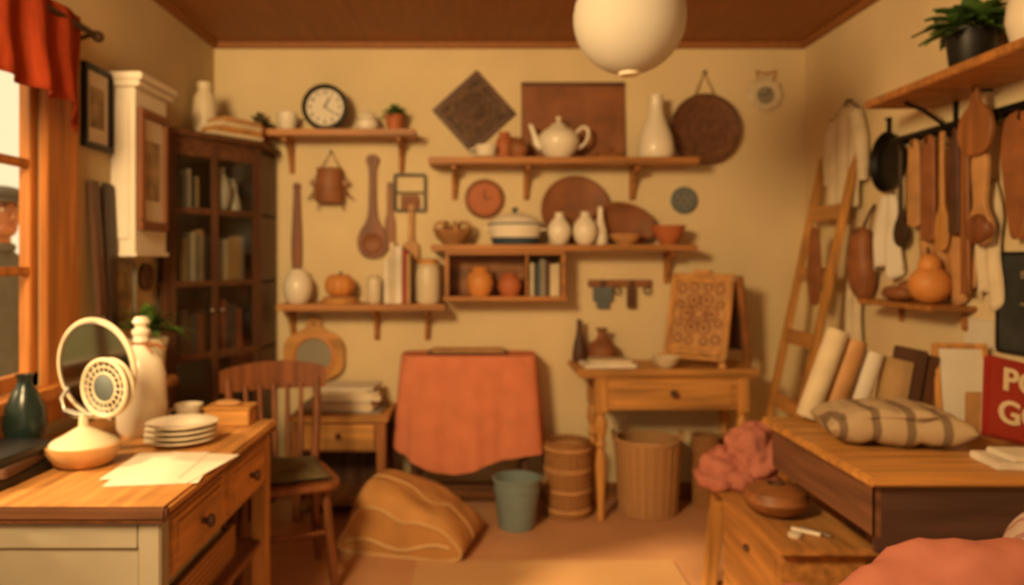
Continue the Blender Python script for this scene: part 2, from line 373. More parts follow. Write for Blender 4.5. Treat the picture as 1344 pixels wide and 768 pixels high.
# ---------------------------------------------------------------- back wall shelves
ZA,ZB,ZCs,ZD=2.045,1.895,1.427,1.108
YS=4.06
def shelf(name,u0,u1,z,br,th=.035,m=W_SHELF,bh=.17):
    b=B(name); b.bb((sx(u0,YS),YS,z-th),(sx(u1,YS),D-.001,z),m)
    for u in br:
        x=sx(u,4.2); 
        p=[(0,0),(.19,0),(.19,-.02)]+crv([(.17,-.03),(.09,-.05),(.05,-.10),(.025,-bh)],4,False)+[(0,-bh)]
        b.prism(p,.024,m,M=Matrix(((0,0,1,x-.012),(-1,0,0,D-.001),(0,1,0,z-th),(0,0,0,1))))
        b.bb((x-.016,D-.012,z-th-bh-.01),(x+.016,D-.001,z-th),m)
    return b.done()
shelf('bracket_shelf',347,545,ZA,(378,525)); shelf('bracket_shelf',562,918,ZB,(596,692,834)); shelf('bracket_shelf',565,916,ZCs,(880,)); shelf('bracket_shelf',362,584,ZD,(380,492,560))
# shelf A items
pot('white_cup',CUP,377,28,24,ZA,CERW)
b=B('round_clock',MB(sx(426,4.12),ZA+.128,4.15))
b.lathe([(0,0),(.122,0),(.126,.012),(.124,.034),(.112,.038),(.104,.028),(.1,.02),(0,.02)],(0,0,0),BLACK,seg=48).lathe([(0,.0205),(.1,.0205),(.1,.022),(0,.022)],(0,0,0),PAPER,seg=48)
for k in range(12):
    a=k*math.pi/6; b.text(str(k or 12),.03,Matrix.Translation((.08*math.sin(a),.08*math.cos(a),.0225)),BLACK,.0008)
b.box((.014,.028,.025),(.008,.06,.002),BLACK,rot=(0,0,-30),bev=0).box((.026,-.018,.027),(.005,.075,.002),BLACK,rot=(0,0,-125),bev=0).blob((0,0,.026),(.007,.007,.004),BLACK,sub=2); b.done()
b=B('lidded_sugar_bowl'); X0=sx(482,4.17); b.lathe(pr(POT,.065,.085),(X0,4.17,ZA),CERW).lathe([(0,.07),(.055,.07),(.05,.088),(.02,.105),(.008,.11),(.014,.122),(0,.128)],(X0,4.17,ZA),CERW); b.done()
b=B('potted_succulent'); X0=sx(518,4.17); b.lathe(pr(TPOT,.05,.085),(X0,4.17,ZA),TERR).leaves((X0,4.17,ZA+.085),50,.11,.018,LEAF,1.1); b.done()
# shelf B
b=B('diamond_carved_board',MB(sx(622,4.24),sz(145,4.24),4.295)@Matrix.Rotation(R(42),4,'Z'))
b.bb((-.17,-.165,.0),(.17,.165,.02),W_DRKX).bb((-.14,-.135,.02),(.14,.135,.026),CARV,.002)
for r in(.03,.06,.09): b.ring((0,0,.026),r,.004,W_DRKX)
b.done()
b=B('brown_wood_panel',MB(sx(753,4.24),ZB+.225,4.285)); b.M=b.M@Matrix.Rotation(R(-2),4,'X'); b.bb((-.29,-.222,0),(.29,.222,.015),PANELB).bb((-.29,-.222,.015),(.29,-.2,.02),W_DRKX)
b.bb((-.29,.2,.015),(.29,.222,.02),W_DRKX); b.done()
def teapot(name,x,y,z,r,m):
    b=B(name); b.lathe([(0,0),(.55*r,0),(.6*r,.05*r),(.85*r,.35*r),(1*r,.8*r),(.92*r,1.15*r),(.6*r,1.42*r),(.42*r,1.5*r),(.4*r,1.45*r),(0,1.45*r)],(x,y,z),m)
    b.lathe([(.46*r,1.45*r),(.44*r,1.52*r),(.25*r,1.68*r),(.08*r,1.75*r),(.07*r,1.82*r),(.13*r,1.92*r),(.09*r,2.02*r),(0,2.04*r)],(x,y,z),m)
    b.tube([(x-.8*r,y,z+.55*r),(x-1.05*r,y,z+.75*r),(x-1.15*r,y,z+1.15*r),(x-1.3*r,y,z+1.55*r),(x-1.4*r,y,z+1.62*r)],[.24*r,.2*r,.14*r,.11*r,.09*r],m,12)
    hp=crv([(.85,1.25),(1.15,1.5),(1.4,1.4),(1.38,.95),(1.12,.6),(.9,.5)],5,False); b.tube([(x+p[0]*r,y,z+p[1]*r) for p in hp],.085*r,m,10); return b.done()
teapot('white_teapot',sx(733,4.15),4.15,ZB+.0005,.114,CERW)
pot('brown_jar',POT,662,24,36,ZB,TERR,4.2); pot('brown_jar',POT,680,26,26,ZB,LEATH,4.12)
b=B('white_cup'); X0=sx(638,4.14); b.lathe(pr(CUP,.062,.07),(X0,4.14,ZB+.001),CERW).tube([(X0-.055,4.14,ZB+.055),(X0-.085,4.14,ZB+.05),(X0-.08,4.14,ZB+.02),(X0-.045,4.14,ZB+.018)],.006,CERW).lathe([(0,.001),(.06,.001),(.078,.01),(.076,.013),(0,.006)],(X0,4.14,ZB),CERW); b.done()
pot('wooden_lid',[(0,0),(.95,0),(1,.2),(.8,.5),(.25,.65),(.2,.9),(.28,1),(0,1)],800,46,14,ZB,LEATH,4.15)
pot('white_bottle_vase',BOTT,861,48,84,ZB,CERW)
b=B('woven_round_platter',MB(sx(925,4.27),sz(170,4.27),4.295))
b.lathe([(0,.008),(.13,.008),(.16,.02),(.188,.045),(.194,.045),(.19,.02),(.17,.002),(0,.002)],(0,0,0),PLAT,seg=48).ring((0,0,.042),.191,.008,W_DRKX)
for r in(.03,.055,.08,.105,.13): b.ring((0,0,.009),r,.004,W_DRKX,ts=6)
b.tube([(-.06,.18,.02),(0,.325,.01),(.06,.18,.02)],.004,CORD,6).cyl((0,.325,0),(0,.325,.03),.006,IRON); b.done()
b=B('ornamental_wall_clock',MB(sx(1005,4.28),sz(125,4.28),4.297))
b.lathe([(0,0),(.085,0),(.09,.015),(.08,.02),(.074,.014),(0,.014)],(0,0,0),CERG).lathe([(0,.0142),(.05,.0142),(.05,.016),(0,.016)],(0,0,0),GREYP)
for k in range(10):
    a=k*math.pi/5; b.blob((.085*math.cos(a),.085*math.sin(a)+.01,.01),(.018,.018,.009),LINEN,sub=2)
b.tube([(-.04,.08,.01),(-.05,.14,.01),(0,.12,.01),(.06,.14,.01),(.04,.08,.01)],.007,TANL,6).box((.015,.02,.019),(.005,.05,.002),BLACK,rot=(0,0,-30)).box((-.015,.0,.019),(.04,.005,.002),BLACK); b.done()
# shelf C
b=B('wicker_bread_basket'); X0=sx(594,4.17); b.lathe(pr(BOWL,.11,.085),(X0,4.17,ZCs),BASK,sc=(1,.8,1))
for k in range(9):
    a=k*.7; b.ring((X0+.07*math.cos(a),4.17+.05*math.sin(a),ZCs+.09),.035,.007,TANL,rot=(90,0,k*40),seg=18,ts=6)
b.done()
b=B('round_wood_clock',MB(sx(636,4.28),sz(261,4.28),4.297)); b.lathe([(0,0),(.105,0),(.112,.012),(.105,.024),(.094,.026),(.088,.016),(0,.016)],(0,0,0),LEATH,seg=40).lathe([(0,.0162),(.088,.0162),(.088,.017),(0,.017)],(0,0,0),TERR,seg=40)
b.box((0,.025,.019),(.007,.05,.003),LEATD).box((.022,0,.019),(.045,.007,.003),LEATD); b.done()
b=B('brown_serving_plate',MB(sx(755,4.26),ZCs+.195,4.265)); b.M=b.M@Matrix.Rotation(R(-6),4,'X'); b.lathe([(0,.004),(.13,.004),(.18,.022),(.192,.026),(.194,.02),(.14,0),(0,0)],(0,0,0),PANELB,seg=48).ring((0,0,.024),.187,.006,LEATH); b.done()
b=B('oval_serving_platter',MB(sx(819,4.23),ZCs+.125,4.235)@Matrix.Rotation(R(-14),4,'Z')); b.lathe([(0,.004),(.12,.004),(.155,.022),(.172,.026),(.174,.02),(.13,0),(0,0)],(0,0,0),PANELB,sc=(1.02,.62,1),seg=48).ring((0,0,.024),.17,.006,LEATH,sc=(1.0,.61)); b.done()
b=B('blue_band_casserole'); X0=sx(676,4.16)
b.lathe([(0,0),(.115,0),(.125,.01),(.135,.04)],(X0,4.165,ZCs),NAVY,sc=(1,.8,1)).lathe([(.135,.04),(.142,.085),(.146,.11),(.138,.114),(0,.114)],(X0,4.165,ZCs),CERW,sc=(1,.8,1))
b.lathe([(.145,.112),(.14,.125),(.10,.155),(.04,.172),(.012,.176)],(X0,4.165,ZCs),CERW,sc=(1,.8,1)).lathe([(.012,.174),(.010,.185),(.022,.196),(.012,.204),(0,.205)],(X0,4.165,ZCs),NAVY).ring((X0,4.165,ZCs+.113),.145,.005,NAVY,sc=(1,.8))
for s_ in(-1,1): b.tube([(X0+s_*.135,4.14,ZCs+.08),(X0+s_*.165,4.15,ZCs+.085),(X0+s_*.165,4.18,ZCs+.085),(X0+s_*.135,4.19,ZCs+.08)],.007,CERW,8)
b.done()
pot('white_vase',VASE,734,31,42,ZCs,CERW,4.13); pot('white_vase',VASE,768,33,43,ZCs,CERW,4.12); pot('white_bottle',BOTT,788,20,50,ZCs,CERW,4.17)
pot('small_tan_dish',BOWL,821,44,14,ZCs,TANL,4.13); pot('terracotta_bowl',BOWL,877,46,25,ZCs,TERR,4.15)
b=B('slate_wall_medallion',MB(sx(898,4.29),sz(263,4.29),4.298)); b.lathe([(0,0),(.07,0),(.076,.01),(.07,.016),(0,.012)],(0,0,0),SLATE)
for k in range(6): b.ring((.036*math.cos(k*math.pi/3),.036*math.sin(k*math.pi/3),.014),.02,.003,GREYP,seg=16,ts=6)
b.ring((0,0,.015),.02,.004,GREYP,seg=16); b.done()
# cubby
b=B('cubby_shelf_box'); xa,xb=sx(584,4.07),sx(742,4.07); zt=ZCs-.036; zb=zt-.265
b.bb((xa,4.07,zt-.018),(xb,D-.001,zt),W_SHELF).bb((xa-.012,4.07,zb),(xb+.012,D-.001,zb+.022),W_SHELF).bb((xa,4.07,zb+.02),(xa+.02,D-.001,zt-.018),W_SHELF).bb((xb-.02,4.07,zb+.02),(xb,D-.001,zt-.018),W_SHELF)
b.bb((sx(690,4.1),4.08,zb+.02),(sx(690,4.1)+.012,D-.002,zt-.018),W_SHELF).bb((xa+.02,D-.012,zb+.02),(xb-.02,D-.002,zt-.018),W_MID); b.done()
zc=zb+.0225
pot('orange_clay_pot',POT,630,36,38,zc,PUMP,4.13); pot('small_clay_pot',POT,669,32,30,zc,TERR,4.13)
b=B('row_of_books'); books(b,sx(695,4.15),sx(733,4.15),zc,4.10,.14,.17,.205,[BKS[0],BKS[3],BKS[2],BKS[6]]); b.done()
# shelf D
b=B('white_round_vase'); b.lathe(pr([(0,0),(.6,0),(.85,.12),(1,.42),(.9,.72),(.6,.9),(.5,.95),(.55,1),(.45,1),(.4,.93),(0,.9)],.08,.185),(sx(391,4.17),4.17,ZD),CERW); b.done()
b=B('pumpkin_squash'); X0=sx(446,4.17)
b.lathe([(0,0),(.1,0),(.107,.012),(.103,.02),(0,.018)],(X0,4.17,ZD),W_HON).lathe([(0,.02),(.085,.02),(.09,.032),(.075,.038),(0,.038)],(X0,4.17,ZD),TANL)
for k in range(8):
    a=k*math.pi/4; b.blob((X0+.035*math.cos(a),4.17+.035*math.sin(a),ZD+.098),(.048,.048,.06),PUMP,sub=3)
b.cyl((X0,4.17,ZD+.145),(X0+.008,4.17,ZD+.172),.008,LEATD); b.done()
pot('cream_jar',JAR,491,20,36,ZD,CERG); 
b=B('row_of_books'); x=sx(505,4.15)
for w_,h,m in((.03,.24,BKS[5]),(.028,.33,BKS[0]),(.04,.31,BKS[5]),(.024,.29,BKS[7]),(.02,.27,BKS[4])): b.box((x+w_/2,4.18,ZD+.0005+h/2),(w_-.002,.14,h),m,bev=.003); x+=w_
b.done()
b=B('cream_canister'); X0=sx(562,4.17); b.lathe(pr(JAR,.067,.22),(X0,4.17,ZD),CERG).lathe([(.0,.215),(.06,.215),(.062,.235),(.05,.242),(0,.244)],(X0,4.17,ZD),W_HON); b.done()
# hanging wall tools
def flat(name,M,outline,m,th=.014,extra=None):
    b=B(name,M); b.prism(outline,th,m,z0=.004)
    if extra: extra(b)
    return b.done()
def peg(b,x,y): b.cyl((x,y,-.005),(x,y,.035),.006,IRON,seg=8)
flat('wooden_pestle',MB(sx(390,4.29),sz(298,4.29)),sym([(.0,-.24),(.024,-.235),(.03,-.1),(.024,.05),(.018,.2),(.022,.235),(0,.25)]),W_RED,.022,lambda b:peg(b,0,.22))
b=B('hanging_wood_tankard',MB(sx(434,4.27),sz(243,4.27),4.29)); b.lathe(pr([(0,0),(.9,0),(1,.05),(.9,.5),(.85,.95),(.92,1),(.8,1),(.7,.9),(0,.85)],.08,.19),(0,-.10,.06),LEATH,rot=(-90,0,0),sc=(1,.7,1))
b.box((0,.01,.045),(.22,.03,.02),W_MID).tube([(-.1,.01,.04),(0,.19,.01),(.1,.01,.04)],.004,CORD,6)
for s_ in(-1,1): b.tube([(s_*.07,.0,.04),(s_*.1,-.06,.04),(s_*.13,-.08,.03)],[.008,.007,.003],LEATH,6).tube([(s_*.06,-.1,.04),(s_*.075,-.14,.04)],.004,CORD,6)
peg(b,0,.19); b.done()
flat('carved_wood_spoon',MB(sx(489,4.28),sz(273,4.28)),sym([(0,-.285),(.055,-.27),(.085,-.21),(.075,-.14),(.04,-.08),(.024,-.02),(.02,.12),(.022,.22),(.036,.26),(.03,.29),(0,.3)]),W_RED,.024,
     lambda b:(b.lathe([(0,.028),(.05,.03),(.058,.036),(.05,.04)],(0,-.2,0),LEATH),peg(b,0,.27)))
flat('paint_paddle',MB(sx(512,4.29),sz(282,4.29)),sym([(0,-.20),(.028,-.19),(.03,-.05),(.018,.02),(.016,.17),(0,.18)]),W_MIDZ,.016,lambda b:peg(b,0,.16))
b=B('wire_sieve_frame',MB(sx(538,4.28),sz(253,4.28),4.29)); 
for a,c_ in(((-.085,-.1),(.085,-.1)),((.085,-.1),(.085,.1)),((.085,.1),(-.085,.1)),((-.085,.1),(-.085,-.1))): b.cyl((*a,.02),(*c_,.02),.007,SLATE,seg=8)
b.cyl((-.08,0,.02),(.08,0,.02),.004,IRON,seg=6); b.box((0,-.06,.02),(.1,.09,.012),PANELB); peg(b,0,.1); b.done()
flat('wood_brush',MB(sx(540,4.29),sz(300,4.29),4.285),sym([(0,-.18),(.04,-.175),(.042,-.09),(.016,-.06),(.014,.12),(0,.13)]),TANL,.02,lambda b:peg(b,0,.1))
b=B('tool_hook_rack',MB(sx(814,4.28),sz(372,4.28),4.298)); b.bb((-.18,-.02,0),(.18,.02,.02),W_MID)
b.box((-.1,-.06,.03),(.11,.08,.015),SLATE).cyl((-.1,-.02,.03),(-.1,.02,.03),.012,W_DRK).box((.06,-.08,.03),(.05,.12,.014),W_DRKX).cyl((.06,-.02,.03),(.06,.02,.03),.012,W_DRK).box((-.1,-.12,.03),(.07,.04,.012),SLATE)
b.ring((.15,-.04,.03),.02,.004,IRON,seg=14).ring((-.02,-.04,.03),.02,.004,IRON,seg=14); b.done()
# pumpkin shaped wood plaque
b=B('pumpkin_shaped_wood_tray',MB(sx(412,4.26),.81,4.275))
pts=[]
for k in range(72):
    a=2*math.pi*k/72; r=.155+.012*abs(math.sin(a*3)); 
    if abs(a-math.pi/2)<.22: r+=.05
    pts.append((r*math.cos(a)*1.08,r*math.sin(a)))
b.prism(pts,.02,W_HON,z0=0).lathe([(.115,.02),(.12,.032),(.108,.034),(.10,.0205),(0,.0205)],(0,-.005,0),PUMP,seg=40).lathe([(0,.0207),(.1,.0207),(.1,.022),(0,.022)],(0,-.005,0),GREYP,seg=40)
peg(b,0,.18); b.done()

# ---------------------------------------------------------------- low cabinet w papers
b=B('low_side_cabinet'); xa,xb,y0=-.965,-.485,3.90; zt=.545
b.bb((xa-.015,y0-.015,zt-.03),(xb+.015,D-.02,zt),W_HON)
for x in(xa,xb-.045):
    for y in(y0,D-.08): b.bb((x,y,0),(x+.045,y+.045,zt-.03),W_MIDZ)
b.bb((xa+.045,y0+.012,.36),(xb-.045,y0+.03,zt-.03),W_MID).bb((xa+.06,y0+.002,.375),(xb-.06,y0+.014,zt-.045),W_HON).blob((-.725,y0-.012,.445),(.016,.016,.016),LEATD,sub=2)
b.bb((xa+.01,y0+.045,.08),(xa+.025,D-.08,zt-.03),W_MIDY).bb((xb-.025,y0+.045,.08),(xb-.01,D-.08,zt-.03),W_MIDY).bb((xa+.02,y0+.02,.08),(xb-.02,D-.05,.1),W_MID).bb((xa+.02,D-.06,.1),(xb-.02,D-.05,zt-.03),W_DRK)
b.done()
b=B('stack_of_papers'); z=zt+.0005
for k in range(12):
    h=random.choice((.006,.012,.018)); b.box((-.72+random.uniform(-.03,.03),4.08+random.uniform(-.01,.01),z+h/2),(.38-.008*k,.24,h),random.choice((PAPER,BKS[0],BKS[2],PAPER)),rot=(0,0,random.uniform(-6,6)),bev=.001); z+=h
b.done()

# ---------------------------------------------------------------- draped table
b=B('small_table_frame'); b.bb((-.40,4.02,.80),(.28,4.26,.825),W_DRKX)
for x in(-.37,.22):
    for y in(4.03,4.22): b.bb((x,y,0),(x+.035,y+.03,.80),W_DRK)
b.bb((-.37,4.04,.12),(.255,4.055,.15),W_DRKX); b.done()
b=B('salmon_tablecloth')
def rr(t):
    hw,hd=.355,.128; cx,cy=-.06,4.14
    a=2*math.pi*t; n_=7
    c_,s_=math.cos(a),math.sin(a); k=(abs(c_)**n_+abs(s_)**n_)**(-1/n_)
    return Vector((cx+hw*c_*k,cy+hd*s_*k,0)),Vector((c_,s_,0))
def f(u,v):
    p,nrm=rr(u); a=2*math.pi*u; front=max(0,-math.sin(a))
    x=(p.x+.06)/.355
    drop=.50+.10*front*(1-abs(x)**2)-.03*math.sin(a*4)
    fl=v**.8*(.035+.014*math.sin(x*9+1)+.006*math.sin(x*23)) if front>.05 else v*.03*(1+.3*math.sin(a*9))
    q=p+nrm*(.006+fl); 
    if abs(x)>.9 : q.x+=math.copysign(.02*v,x)
    q.y=min(q.y,4.285); q.z=.838-.012*(v<.02)-drop*v*(1 if v>.02 else 0) if v>0 else .838
    return q
b.grid(f,140,26,SALM,closeu=True)
t=bmesh.new(); t.faces.new([t.verts.new(f(i/140,0)) for i in range(140)]); b._m(t,SALM)
ob=b.done()
b=B('wooden_tray'); b.bb((-.28,4.05,.8395),(.15,4.24,.85),W_DRKX).bb((-.26,4.07,.85),(.13,4.22,.862),TANL); b.done()

# ---------------------------------------------------------------- folded bag, bucket, baskets
b=B('folded_cloth_bag',TR(-.315,3.64,0,rz=-14))
sec=crv([(-.31,.035),(-.29,.10),(-.24,.21),(-.185,.30),(-.13,.315),(.02,.275),(.14,.225),(.20,.205),(.275,.12),(.30,.05),(.25,.012),(.12,.001),(-.12,.001),(-.27,.008)],5)
ns=len(sec)
def f(u,v):
    x,z=sec[int(round(u*ns))%ns]; w_=2*v-1; k=(1-abs(w_)**5)**.4 if abs(w_)<1 else 0
    k=.72+.28*k
    zz=z*k+.014*noise.noise(Vector((x*8,w_*3,z*8)))*min(1,z*20)-.025*math.exp(-((x-.12-.1*w_)*16)**2)*min(1,z*6); 
    return Vector((x*(.88+.12*k),.20*w_-.10*z,max(.002,zz)))
b.grid(f,ns,26,SACK,closeu=True)
for e in(0,1):
    t=bmesh.new(); t.faces.new([t.verts.new(f(i/ns,e)) for i in range(ns)]); b._m(t,SACK if e==0 else SACKD)
b.tube([f(i/ns,.0)+Vector((0,-.002,.001)) for i in range(ns)],.006,PIPE,6,closed=True)
b.tube([f(i/ns,.42)+Vector((0,0,.001)) for i in range(2,int(ns*.66))],.005,PIPE,6)
b.tube([Vector((x,-.205-.1*zz,zz)) for x,zz in [(-.26+.05*k,.055+.02*math.sin(k*.9)) for k in range(11)]],.008,PIPE,6)
b.done()
b=B('enamel_bucket'); X0=sx(678,3.86); b.lathe([(0,0),(.088,0),(.092,.006),(.118,.235),(.124,.24),(.124,.25),(.114,.25),(.088,.02),(0,.015)],(X0,3.845,.0),BUCK,seg=40)
b.ring((X0,3.845,.246),.12,.005,BUCK).ring((X0,3.845,.19),.115,.003,BUCK); b.tube([(X0+.122*math.cos(a),3.845-.05*math.sin(a)*1.0-.0,.235-.07*math.sin(a)) for a in [math.pi*k/12 for k in range(13)]],.003,IRON,6); b.done()
def basket(name,x,y,r,h,m,bands=(),taper=.88,handles=False):
    b=B(name); n=22; prof=[(0,0)]
    for k in range(n+1):
        t=k/n; prof.append((r*(taper+(1-taper)*t)*(1+.012*(k%2)),h*t))
    prof+=[(r*.93,h),(r*.93*taper,.03),(0,.025)]
    b.lathe(prof,(x,y,0),m,seg=48)
    for t in bands: b.ring((x,y,h*t),r*(taper+(1-taper)*t)*1.02,.012,TANL,ts=8)
    b.ring((x,y,h),r*.975,.012,m)
    for k in range(24):
        a=2*math.pi*k/24; rr0=r*taper*1.015; rr1=r*1.015
        b.cyl((x+rr0*math.cos(a),y+rr0*math.sin(a),.005),(x+rr1*math.cos(a),y+rr1*math.sin(a),h*.98),.0045,m,seg=5)
    if handles:
        for s_ in(-1,1): b.tube([(x+s_*r,y-.04,h-.01),(x+s_*(r+.01),y-.03,h+.04),(x+s_*(r+.01),y+.03,h+.04),(x+s_*r,y+.04,h-.01)],.008,m,8)
    return b.done()
basket('banded_basket',sx(745,4.03),4.03,.115,.385,BASK,(.1,.36,.64,.92),.97)
basket('wicker_basket',sx(850,4.08),4.08,.172,.385,BASKL,(),.86,True)
basket('wicker_basket',1.235,4.17,.07,.38,BASK,(.5,),.9)

# ---------------------------------------------------------------- side table (turned legs)
b=B('console_table'); tx0,tx1,ty0,ty1=.49,1.43,3.88,4.28
b.bb((tx0,ty0,.755),(tx1,ty1,.785),W_HON,.008).bb((tx0+.015,ty0+.015,.742),(tx1-.015,ty1-.01,.755),W_HON)
LX=(.625,1.355); LY=(3.94,4.225)
for x in LX:
    for y in LY:
        b.bb((x-.03,y-.03,.56),(x+.03,y+.03,.742),W_HONZ)
        b.lathe([(0,0),(.016,0),(.022,.02),(.018,.05),(.02,.1),(.03,.28),(.026,.34),(.018,.37),(.03,.39),(.018,.41),(.022,.44),(.034,.48),(.03,.52),(.02,.54),(.03,.56),(0,.56)],(x,y,0),W_HONZ,seg=20)
b.bb((LX[0]+.03,LY[0]-.022,.575),(LX[1]-.03,LY[0]-.004,.742),W_HON).bb((LX[0]+.06,LY[0]-.03,.595),(LX[1]-.06,LY[0]-.018,.728),W_HON).bb((LX[0]+.03,LY[1],.575),(LX[1]-.03,LY[1]+.018,.742),W_HON)
for x in LX: b.bb((x-.01,LY[0]+.03,.575),(x+.01,LY[1]-.03,.742),W_HONY)
b.lathe([(0,0),(.010,0),(.008,.012),(.02,.024),(.018,.034),(0,.038)],(.99,LY[0]-.03,.662),LEATD,rot=(90,0,0),seg=16); b.done()
TT=.7855
b=B('terracotta_bottle'); b.lathe(pr([(0,0),(.9,0),(1,.08),(1,.35),(.8,.55),(.4,.68),(.3,.75),(.28,.92),(.4,.95),(.4,1),(.2,1),(0,.98)],.08,.185),(sx(790,4.18),4.18,TT),PANELB); b.done()
b=B('dark_glass_bottle'); b.lathe(pr(BOTT,.04,.23),(sx(757,4.2)+.015,4.2,TT),LEATD); b.done()
b=B('white_book_stack'); b.box((sx(797,4.0),4.0,TT+.012),(.27,.17,.022),BKS[5],rot=(0,0,4)).box((sx(800,4.0),4.0,TT+.032),(.22,.15,.016),BKS[0],rot=(0,0,-5)); b.done()
pot('small_tan_dish',BOWL,874,38,14,TT,CERG,3.96)
# A-frame carved display board
AM=TR(1.125,4.015,TT,rz=-40)
b=B('carved_easel_board',AM)
hw,H=.175,.50; hd=.125; tl=math.degrees(math.asin(hd/H))
b.M=AM@TR(0,0,0,rx=-tl)@Matrix(((1,0,0,0),(0,0,-1,0),(0,1,0,0),(0,0,0,1)))
b.bb((-hw,0,-.012),(-hw+.035,H,.012),W_HONZ).bb((hw-.035,0,-.012),(hw,H,.012),W_HONZ).bb((-hw+.035,H-.055,-.012),(hw-.035,H,.012),W_HON).bb((-hw+.035,.06,-.012),(hw-.035,.11,.012),W_HON)
b.bb((-hw+.035,.11,-.006),(hw-.035,H-.055,.004),TANL).bb((-hw-.01,.03,.012),(hw+.01,.05,.05),W_HON).bb((-.05,H,-.012),(.05,H+.02,.012),W_HON)
for cx,cy,r in [(0,.28,.05),(0,.28,.028)]+[(.07*math.cos(k*math.pi/3),.28+.085*math.sin(k*math.pi/3),.034) for k in range(6)]+[(sx_*.105,.28+sy_*.135,.022) for sx_ in(-1,1) for sy_ in(-1,1)]+[(sx_*.112,.28+sy_*.05,.018) for sx_ in(-1,1) for sy_ in(-1,1)]+[(sx_*.04,.28+sy_*.145,.02) for sx_ in(-1,1) for sy_ in(-1,1)]:
    b.ring((cx,cy,.005),r,.0045,LEATH,seg=20,ts=6)
for k in range(6):
    a=k*math.pi/3; b.blob((.07*math.cos(a),.28+.085*math.sin(a),.006),(.014,.014,.006),LEATH,sub=2)
b.M=AM@TR(0,hd*2,0,rx=tl)@Matrix(((1,0,0,0),(0,0,-1,0),(0,1,0,0),(0,0,0,1)))
b.bb((-.06,0,-.01),(-.03,H-.01,.01),W_MIDZ).bb((.18,0,-.01),(.215,H-.01,.01),W_MIDZ).bb((-.03,.08,-.008),(.18,H-.04,.006),W_DRK); b.M=AM; b.done()

# ---------------------------------------------------------------- ladder
b=B('wooden_ladder')
def lad(yr,z): return Vector((1.405+(1.80-1.405)*z/1.86,yr,z))
for y in(3.64,4.0):
    a=lad(y,0); c_=lad(y,1.88); d=(c_-a); mid=(a+c_)/2
    b.box(mid,(.03,.045,d.length),W_HONZ,rot=(0,math.degrees(math.atan2(d.x,d.z)),0))
for z in(.28,.62,.95,1.27,1.58):
    p=lad(3.82,z); b.box(p,(.022,.36,.075),W_HONY,rot=(0,12,0))
b.done()

# ---------------------------------------------------------------- chair
b=B('wooden_chair',TR(-.835,3.19,-.0,rz=22))
b.prism(crv([(-.2,-.2),(0,-.225),(.2,-.2),(.215,0),(.18,.19),(0,.2),(-.18,.19),(-.215,0)],5),.03,W_RED,z0=.42,bev=.008)
b.pillow((0,-.01,.468),.18,.18,.024,OLIVE)
for sx_,sy_ in((-1,-1),(1,-1),(-1,1),(1,1)):
    x,y=sx_*.16,sy_*.155; b.tube([(x*1.2,y*1.2,0),(x*1.13,y*1.13,.14),(x*1.05,y*1.05,.28),(x,y,.43)],[.013,.02,.018,.015],W_RED,12)
for sx_ in(-1,1): b.cyl((sx_*.18,-.17,.17),(sx_*.18,.17,.17),.009,W_RED)
b.cyl((-.18,0,.17),(.18,0,.17),.009,W_RED).cyl((-.172,-.165,.24),(.172,-.165,.24),.009,W_RED)
for sx_ in(-1,1): b.tube([(sx_*.17,.17,.44),(sx_*.185,.2,.60),(sx_*.195,.245,.82)],[.019,.018,.016],W_RED,12)
for k in range(5):
    x=-.11+.055*k; b.tube([(x,.175,.44),(x*1.05,.205,.60),(x*1.1,.24,.79)],[.010,.012,.010],W_RED,8)
def f(u,v):
    x=(u-.5)*.46; return Vector((x,.245+.035*(1-(2*u-1)**2)+.0,.765+v*(.095+.03*(1-(2*u-1)**2))))
b.grid(f,16,4,W_RED)
b.grid(lambda u,v:f(u,v)-Vector((0,.022,0)),16,4,W_RED)
for e in(0,1): b.grid(lambda u,v,e=e:f(u,e)-Vector((0,.022*v,0)),16,1,W_RED); b.grid(lambda u,v,e=e:f(e,u)-Vector((0,.022*v,0)),4,1,W_RED)
b.done()

# ---------------------------------------------------------------- left desk
b=B('writing_desk'); dx0,dx1,dy0,dy1=-1.465,-.76,1.84,2.86
b.bb((dx0,dy0,.722),(dx1,dy1,.75),W_HONY,.008).bb((dx0,dy0-.002,.716),(dx1+.001,dy0+.03,.749),W_DRKX,.006)
b.bb((dx0,dy0+.005,.708),(dx1-.004,dy1-.005,.722),W_MIDY)
for x in(dx0+.01,dx1-.075):
    for y in(dy0+.02,dy1-.08): b.bb((x,y,0),(x+.055,y+.055,.708),GREYP if y<2.2 else W_HONZ)
b.bb((dx0+.06,dy0+.03,.30),(dx1-.075,dy0+.045,.708),GREYP).bb((dx0+.06,dy0+.022,.64),(dx1-.075,dy0+.045,.708),GREYP).bb((dx0+.06,dy0+.022,.30),(dx1-.075,dy0+.045,.36),GREYP)
b.bb((dx0+.03,dy1-.06,.53),(dx1-.075,dy1-.04,.708),W_MID)
b.bb((dx1-.055,dy0+.07,.53),(dx1-.03,dy1-.08,.708),W_HONY)
for a,c_ in((dy0+.09,dy0+.47),(dy0+.53,dy1-.10)):
    b.bb((dx1-.036,a,.55),(dx1-.018,c_,.695),W_HONY,.006).bb((dx1-.022,a+.025,.57),(dx1-.012,c_-.025,.675),W_HONY,.004)
    b.lathe([(0,0),(.009,0),(.008,.012),(.019,.022),(.017,.032),(0,.036)],(dx1-.013,(a+c_)/2,.622),LEATD,rot=(0,90,0),seg=16)
b.bb((dx0+.03,dy0+.05,.30),(dx1-.04,dy1-.05,.325),W_MIDY); b.done()
b=B('storage_basket_tray'); b.bb((-1.1,2.1,.326),(-.84,2.62,.34),BASK).bb((-1.1,2.1,.34),(-1.08,2.62,.44),BASK).bb((-.86,2.1,.34),(-.84,2.62,.44),BASK).bb((-1.08,2.1,.34),(-.86,2.12,.44),BASK).bb((-1.08,2.6,.34),(-.86,2.62,.44),BASK)
